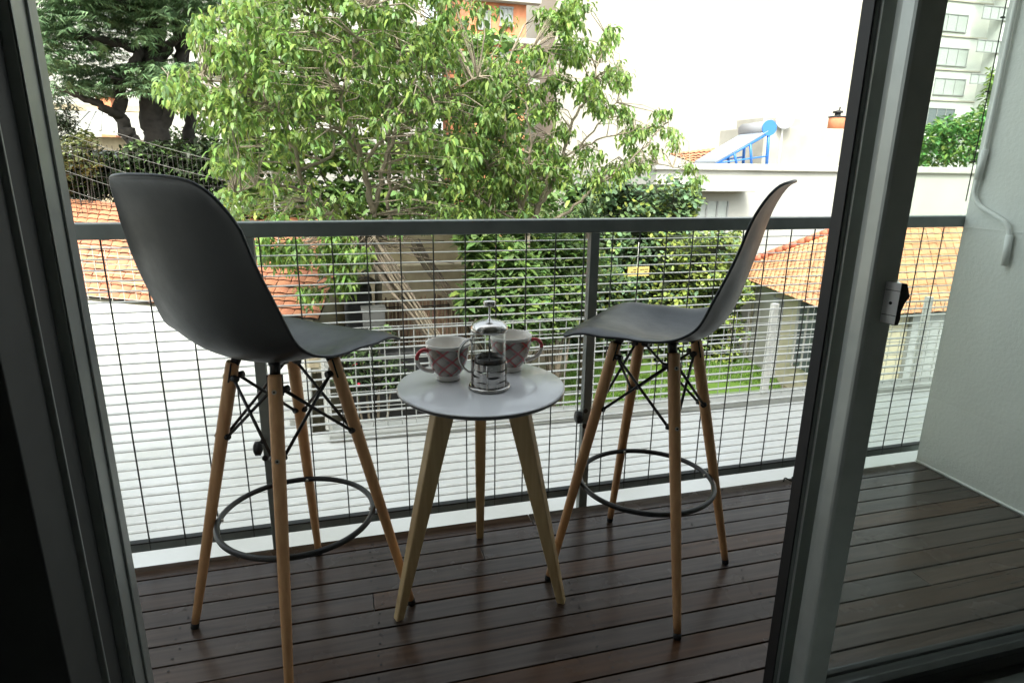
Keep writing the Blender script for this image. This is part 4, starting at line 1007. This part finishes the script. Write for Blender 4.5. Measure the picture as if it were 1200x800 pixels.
# lawn
mb = MB(); l0 = atZ(545, 474, GZ+.01); lw = [atZ(x, y, GZ+.006) for x, y in ((640, 500), (930, 480), (890, 408), (670, 408))]
lawn_pts = [(p.x, p.y) for p in lw]
mb.add([(p.x, p.y, GZ+.006) for p in lw], [(0, 1, 2, 3)])
for k in range(14000):
    u, v = rnd(), rnd(); p = lw[0].lerp(lw[1], u).lerp(lw[3].lerp(lw[2], u), v)
    if math.sin(p.x*1.7+p.y*.9)+math.sin(p.y*2.3-p.x)*.8 < -.75: continue
    a = U(0, 6.28); w = Vector((math.cos(a), math.sin(a), 0))*.012; h = U(.05, .13)
    mb.add([p-w, p+w, p+Vector((U(-.05, .05), U(-.05, .05), h))], [(0, 1, 2)])
tag(mb.build('lawn_grass', M['grass']), 'short green lawn beyond the wire fence', 'grass', kind='stuff')

# dry vines, beige wall, reed screen, dark tarp
YV = 9.0
bwl = thing('beige_wall', 'stained low beige wall with a ledge behind the dry vines', 'wall')
p = atY(428, 312, 11); q = atY(545, 346, 11)
mb = MB(); mb.box((p.x, 11, GZ), (q.x, 11.5, p.z)); mb.build('wall_face', M['beige_wall'], bwl, bevel=.02)
mb = MB(); mb.box((p.x-.2, 11.5, GZ), (q.x+.2, 12.6, p.z+.55)); mb.build('upper_step', M['beige_wall'], bwl, bevel=.03)
rs = thing('reed_screen', 'brown vertical reed screen below the beige wall', 'fence')
p = atY(445, 350, 10.4); q = atY(560, 415, 10.4); mb = MB(); x = p.x
while x < q.x:
    h = p.z+U(-.08, .05); mb.tube([(x, 10.4+U(-.02, .02), GZ), (x+U(-.02, .02), 10.4, h)], .012, 5); x += .03
mb.build('reeds', M['bamboo'], rs)
mb = MB()
for z_ in (p.z-.15, p.z-.7): mb.tube([(p.x, 10.37, z_), (q.x, 10.37, z_)], .012, 5)
mb.build('cross_wire', M['bark_dark'], rs)
dt = thing('dark_tarp_stack', 'black plastic covered stack at the end of the terracotta roof', 'tarpaulin')
p = atY(402, 336, 9.3); q = atY(442, 470, 9.3)
mb = MB(); mb.box((p.x, 9.3, GZ), (q.x, 10.2, p.z)); mb.box((q.x+.01, 8.9, GZ), (atY(520, 400, 8.9).x, 9.3, atY(480, 412, 8.9).z)); o = mb.build('cover', M['dark_roof'], dt, bevel=.06, segs=3)
dv = thing('dry_vine_bundle', 'long bundle of bare dry vine stems slanting down across the garden', 'vine')
vb = MB()
for i in range(34):
    j = U(-1, 1)
    pts = [atY(418+j*12+U(-6, 6), 262+U(-10, 12), YV+U(.2, 1)), atY(452+j*14, 318+U(-6, 6), YV+U(-.1, .5)), atY(492+j*11, 375+U(-6, 6), YV+U(-.2, .3)), atY(538+j*8, 436+U(-6, 6), YV-.3+U(-.2, .2)), atY(580+j*8, 500, YV-.5)]
    vb.tube(spline(pts, 14), [U(.008, .02)]*15, 5)
for i in range(20):
    x = U(400, 470); y = U(265, 300); pts = [atY(x, y, YV+.6), atY(x+U(10, 40), y+U(-18, 14), YV+.5), atY(x+U(30, 90), y+U(-20, 25), YV+.6)]
    vb.tube(spline(pts, 8), .008, 4)
for i in range(16):
    j = U(-1, 1)
    pts = [atY(488+j*8, 285+U(-6, 6), 10.2), atY(512+j*8, 325, 10.1), atY(545+j*7, 372, 10), atY(575+j*6, 420, 9.9)]
    vb.tube(spline(pts, 10), U(.008, .018), 5)
vb.build('stems', M['vine_dry'], dv)
gb = thing('grey_crate', 'dull grey box lying at the foot of the wire fence', 'crate')
p = atY(425, 365, 8.6); q = atY(452, 385, 8.6); mb = MB(); mb.box((p.x, 8.6, q.z), (q.x, 8.89, p.z)); mb.box((p.x-.02, 8.58, p.z+.003), (q.x+.02, 8.885, p.z+.03)); mb.build('box', M['old_grey'], gb, bevel=.01)
gate = thing('garden_gate', 'beige framed panel gate at the end of the white roof', 'gate')
p = atY(356, 418, 7.2); q = atY(384, 492, 7.2)
mb = MB(); mb.box((p.x, 7.2, WZ-.055), (q.x, 7.25, p.z)); mb.build('gate_leaf', M['cream'], gate, bevel=.004)
mb = MB()
w_ = q.x-p.x
for f0, f1 in ((.08, .42), (.52, .9)): mb.box((p.x+w_*.25, 7.188, lerp(WZ, p.z, f0)), (p.x+w_*.75, 7.199, lerp(WZ, p.z, f1)))
mb.build('panel', M['beige_wall'], gate)

# ---- electric security fence strands and rods
ef = thing('electric_fence', 'electric fence of thin wires on pale insulated rods along the garden', 'fence')
rodpts = [((60, 128), (70, 232), 15.5), ((318, 203), (328, 296), 10.6), ((430, 268), (434, 372), 9.5)]
for (x0, y0), (x1, y1), Y in rodpts:
    a, b = atY(x0, y0, Y), atY(x1, y1, Y); rd = MB(); rd.tube([b, a], .011, 8)
    po = rd.build('rod', M['insul'], ef)
    iz = MB()
    for k in range(5): c = a.lerp(b, k/4.6); iz.tube([c+Vector((0,0,.035)), c+Vector((0,0,-.035))], [.022, .016], 8)
    iz.build('insulator', M['insul'], po)
mb = MB()
for k in range(5):
    P3 = [atY(x0, y0, Y).lerp(atY(x1, y1, Y), k/4.6) for (x0, y0), (x1, y1), Y in rodpts]
    for a, b in zip(P3[:-1], P3[1:]):
        pts = [a.lerp(b, f/12)-Vector((0, 0, .10*math.sin(math.pi*f/12))) for f in range(13)]; mb.tube(pts, .0035, 4, caps=False)
mb.tube([atY(430, 285, 9.5), atY(372, 330, 9.6)], .012, 5); mb.tube([atY(430, 316, 9.5), atY(395, 334, 9.6)], .012, 5)
mb.build('strands', M['thin_wire'], ef)
cf = thing('chain_fence', 'grey picket wire fence in front of the dark cedar hedge', 'fence')
mb = MB(); A = atY(64, 165, 16.6); B = atY(300, 188, 16.6)
for k in range(42):
    f = k/41; p = A.lerp(B, f); mb.tube([Vector((p.x, 16.6, GZ)), p+Vector((0, 0, U(-.03, .03)))], .006, 4, caps=False)
for dz in (0.1, .7, 1.3): mb.tube([A-Vector((0,0,dz)), B-Vector((0,0,dz))], .005, 4, caps=False)
mb.build('wire_panel', M['picket'], cf)
sg = thing('warning_sign', 'small yellow warning plate on a thin rod in front of the ivy', 'sign')
Ys = 8.4
p0, p1 = atY(749, 284, Ys), atY(748, 352, Ys)
mb = MB(); mb.tube([Vector((p1.x, Ys, WZ-2.2)), p0], .010, 8); mb.build('rod', M['insul'], sg)
mb = MB(); a = atY(736, 313, Ys-.02); b = atY(760, 323, Ys-.02); mb.box((a.x, Ys-.028, b.z), (b.x, Ys-.014, a.z)); pl_ = mb.build('plate', M['sign_yellow'], sg)
mb = MB(); w = b.x-a.x; h = a.z-b.z
for r_ in (0.66, .40, .2):
    x = a.x+w*.12
    while x < a.x+w*.86:
        l = U(.02, .05)*w/.25
        if rnd() < .8: mb.box((x, Ys-.0305, b.z+h*r_), (x+l, Ys-.0283, b.z+h*(r_+.09)))
        x += l+w*.03
mb.build('lettering', M['ink'], pl_)

# ================================================================== LIGHT
w = bpy.data.worlds.new('World'); scene.world = w; w.use_nodes = True
nt = w.node_tree; bg = nt.nodes['Background']
sky = nt.nodes.new('ShaderNodeTexSky'); sky.sky_type = 'NISHITA'; sky.sun_disc = False
SUN_EL, SUN_AZ = R_(52), R_(203)          # azimuth clockwise from +Y
sky.sun_elevation = SUN_EL; sky.sun_rotation = SUN_AZ; sky.dust_density = 4.0; sky.air_density = 1.0; sky.ozone_density = 1.0
hs = nt.nodes.new('ShaderNodeHueSaturation'); hs.inputs['Saturation'].default_value = .36
nt.links.new(sky.outputs[0], hs.inputs['Color']); nt.links.new(hs.outputs[0], bg.inputs['Color']); bg.inputs['Strength'].default_value = .15
tn = nt.nodes.new('ShaderNodeMix'); tn.data_type = 'RGBA'; tn.blend_type = 'MULTIPLY'; tn.inputs[0].default_value = 1; tn.inputs[7].default_value = (.97, 1.0, .93, 1)   # thin overcast
nt.links.new(hs.outputs[0], tn.inputs[6]); nt.links.new(tn.outputs[2], bg.inputs['Color'])
sd_ = bpy.data.lights.new('sun', 'SUN'); sd_.energy = 1.0; sd_.angle = R_(14); sd_.color = (1, .97, .87)
so = bpy.data.objects.new('sun', sd_); COL.objects.link(so)
sv = Vector((math.sin(SUN_AZ)*math.cos(SUN_EL), math.cos(SUN_AZ)*math.cos(SUN_EL), math.sin(SUN_EL)))
so.rotation_euler = sv.to_track_quat('Z', 'Y').to_euler(); so.location = (0, -10, 20)
scene.view_settings.view_transform = 'Standard'; scene.view_settings.look = 'None'; scene.view_settings.gamma = 1.0
scene.view_settings.exposure = 2.25
scene.render.engine = 'CYCLES'
cy = scene.cycles; cy.max_bounces = 8; cy.diffuse_bounces = 4; cy.glossy_bounces = 4; cy.transmission_bounces = 6; cy.transparent_max_bounces = 12
cy.caustics_reflective = False; cy.caustics_refractive = False; cy.sample_clamp_indirect = 6
cy.use_denoising = True
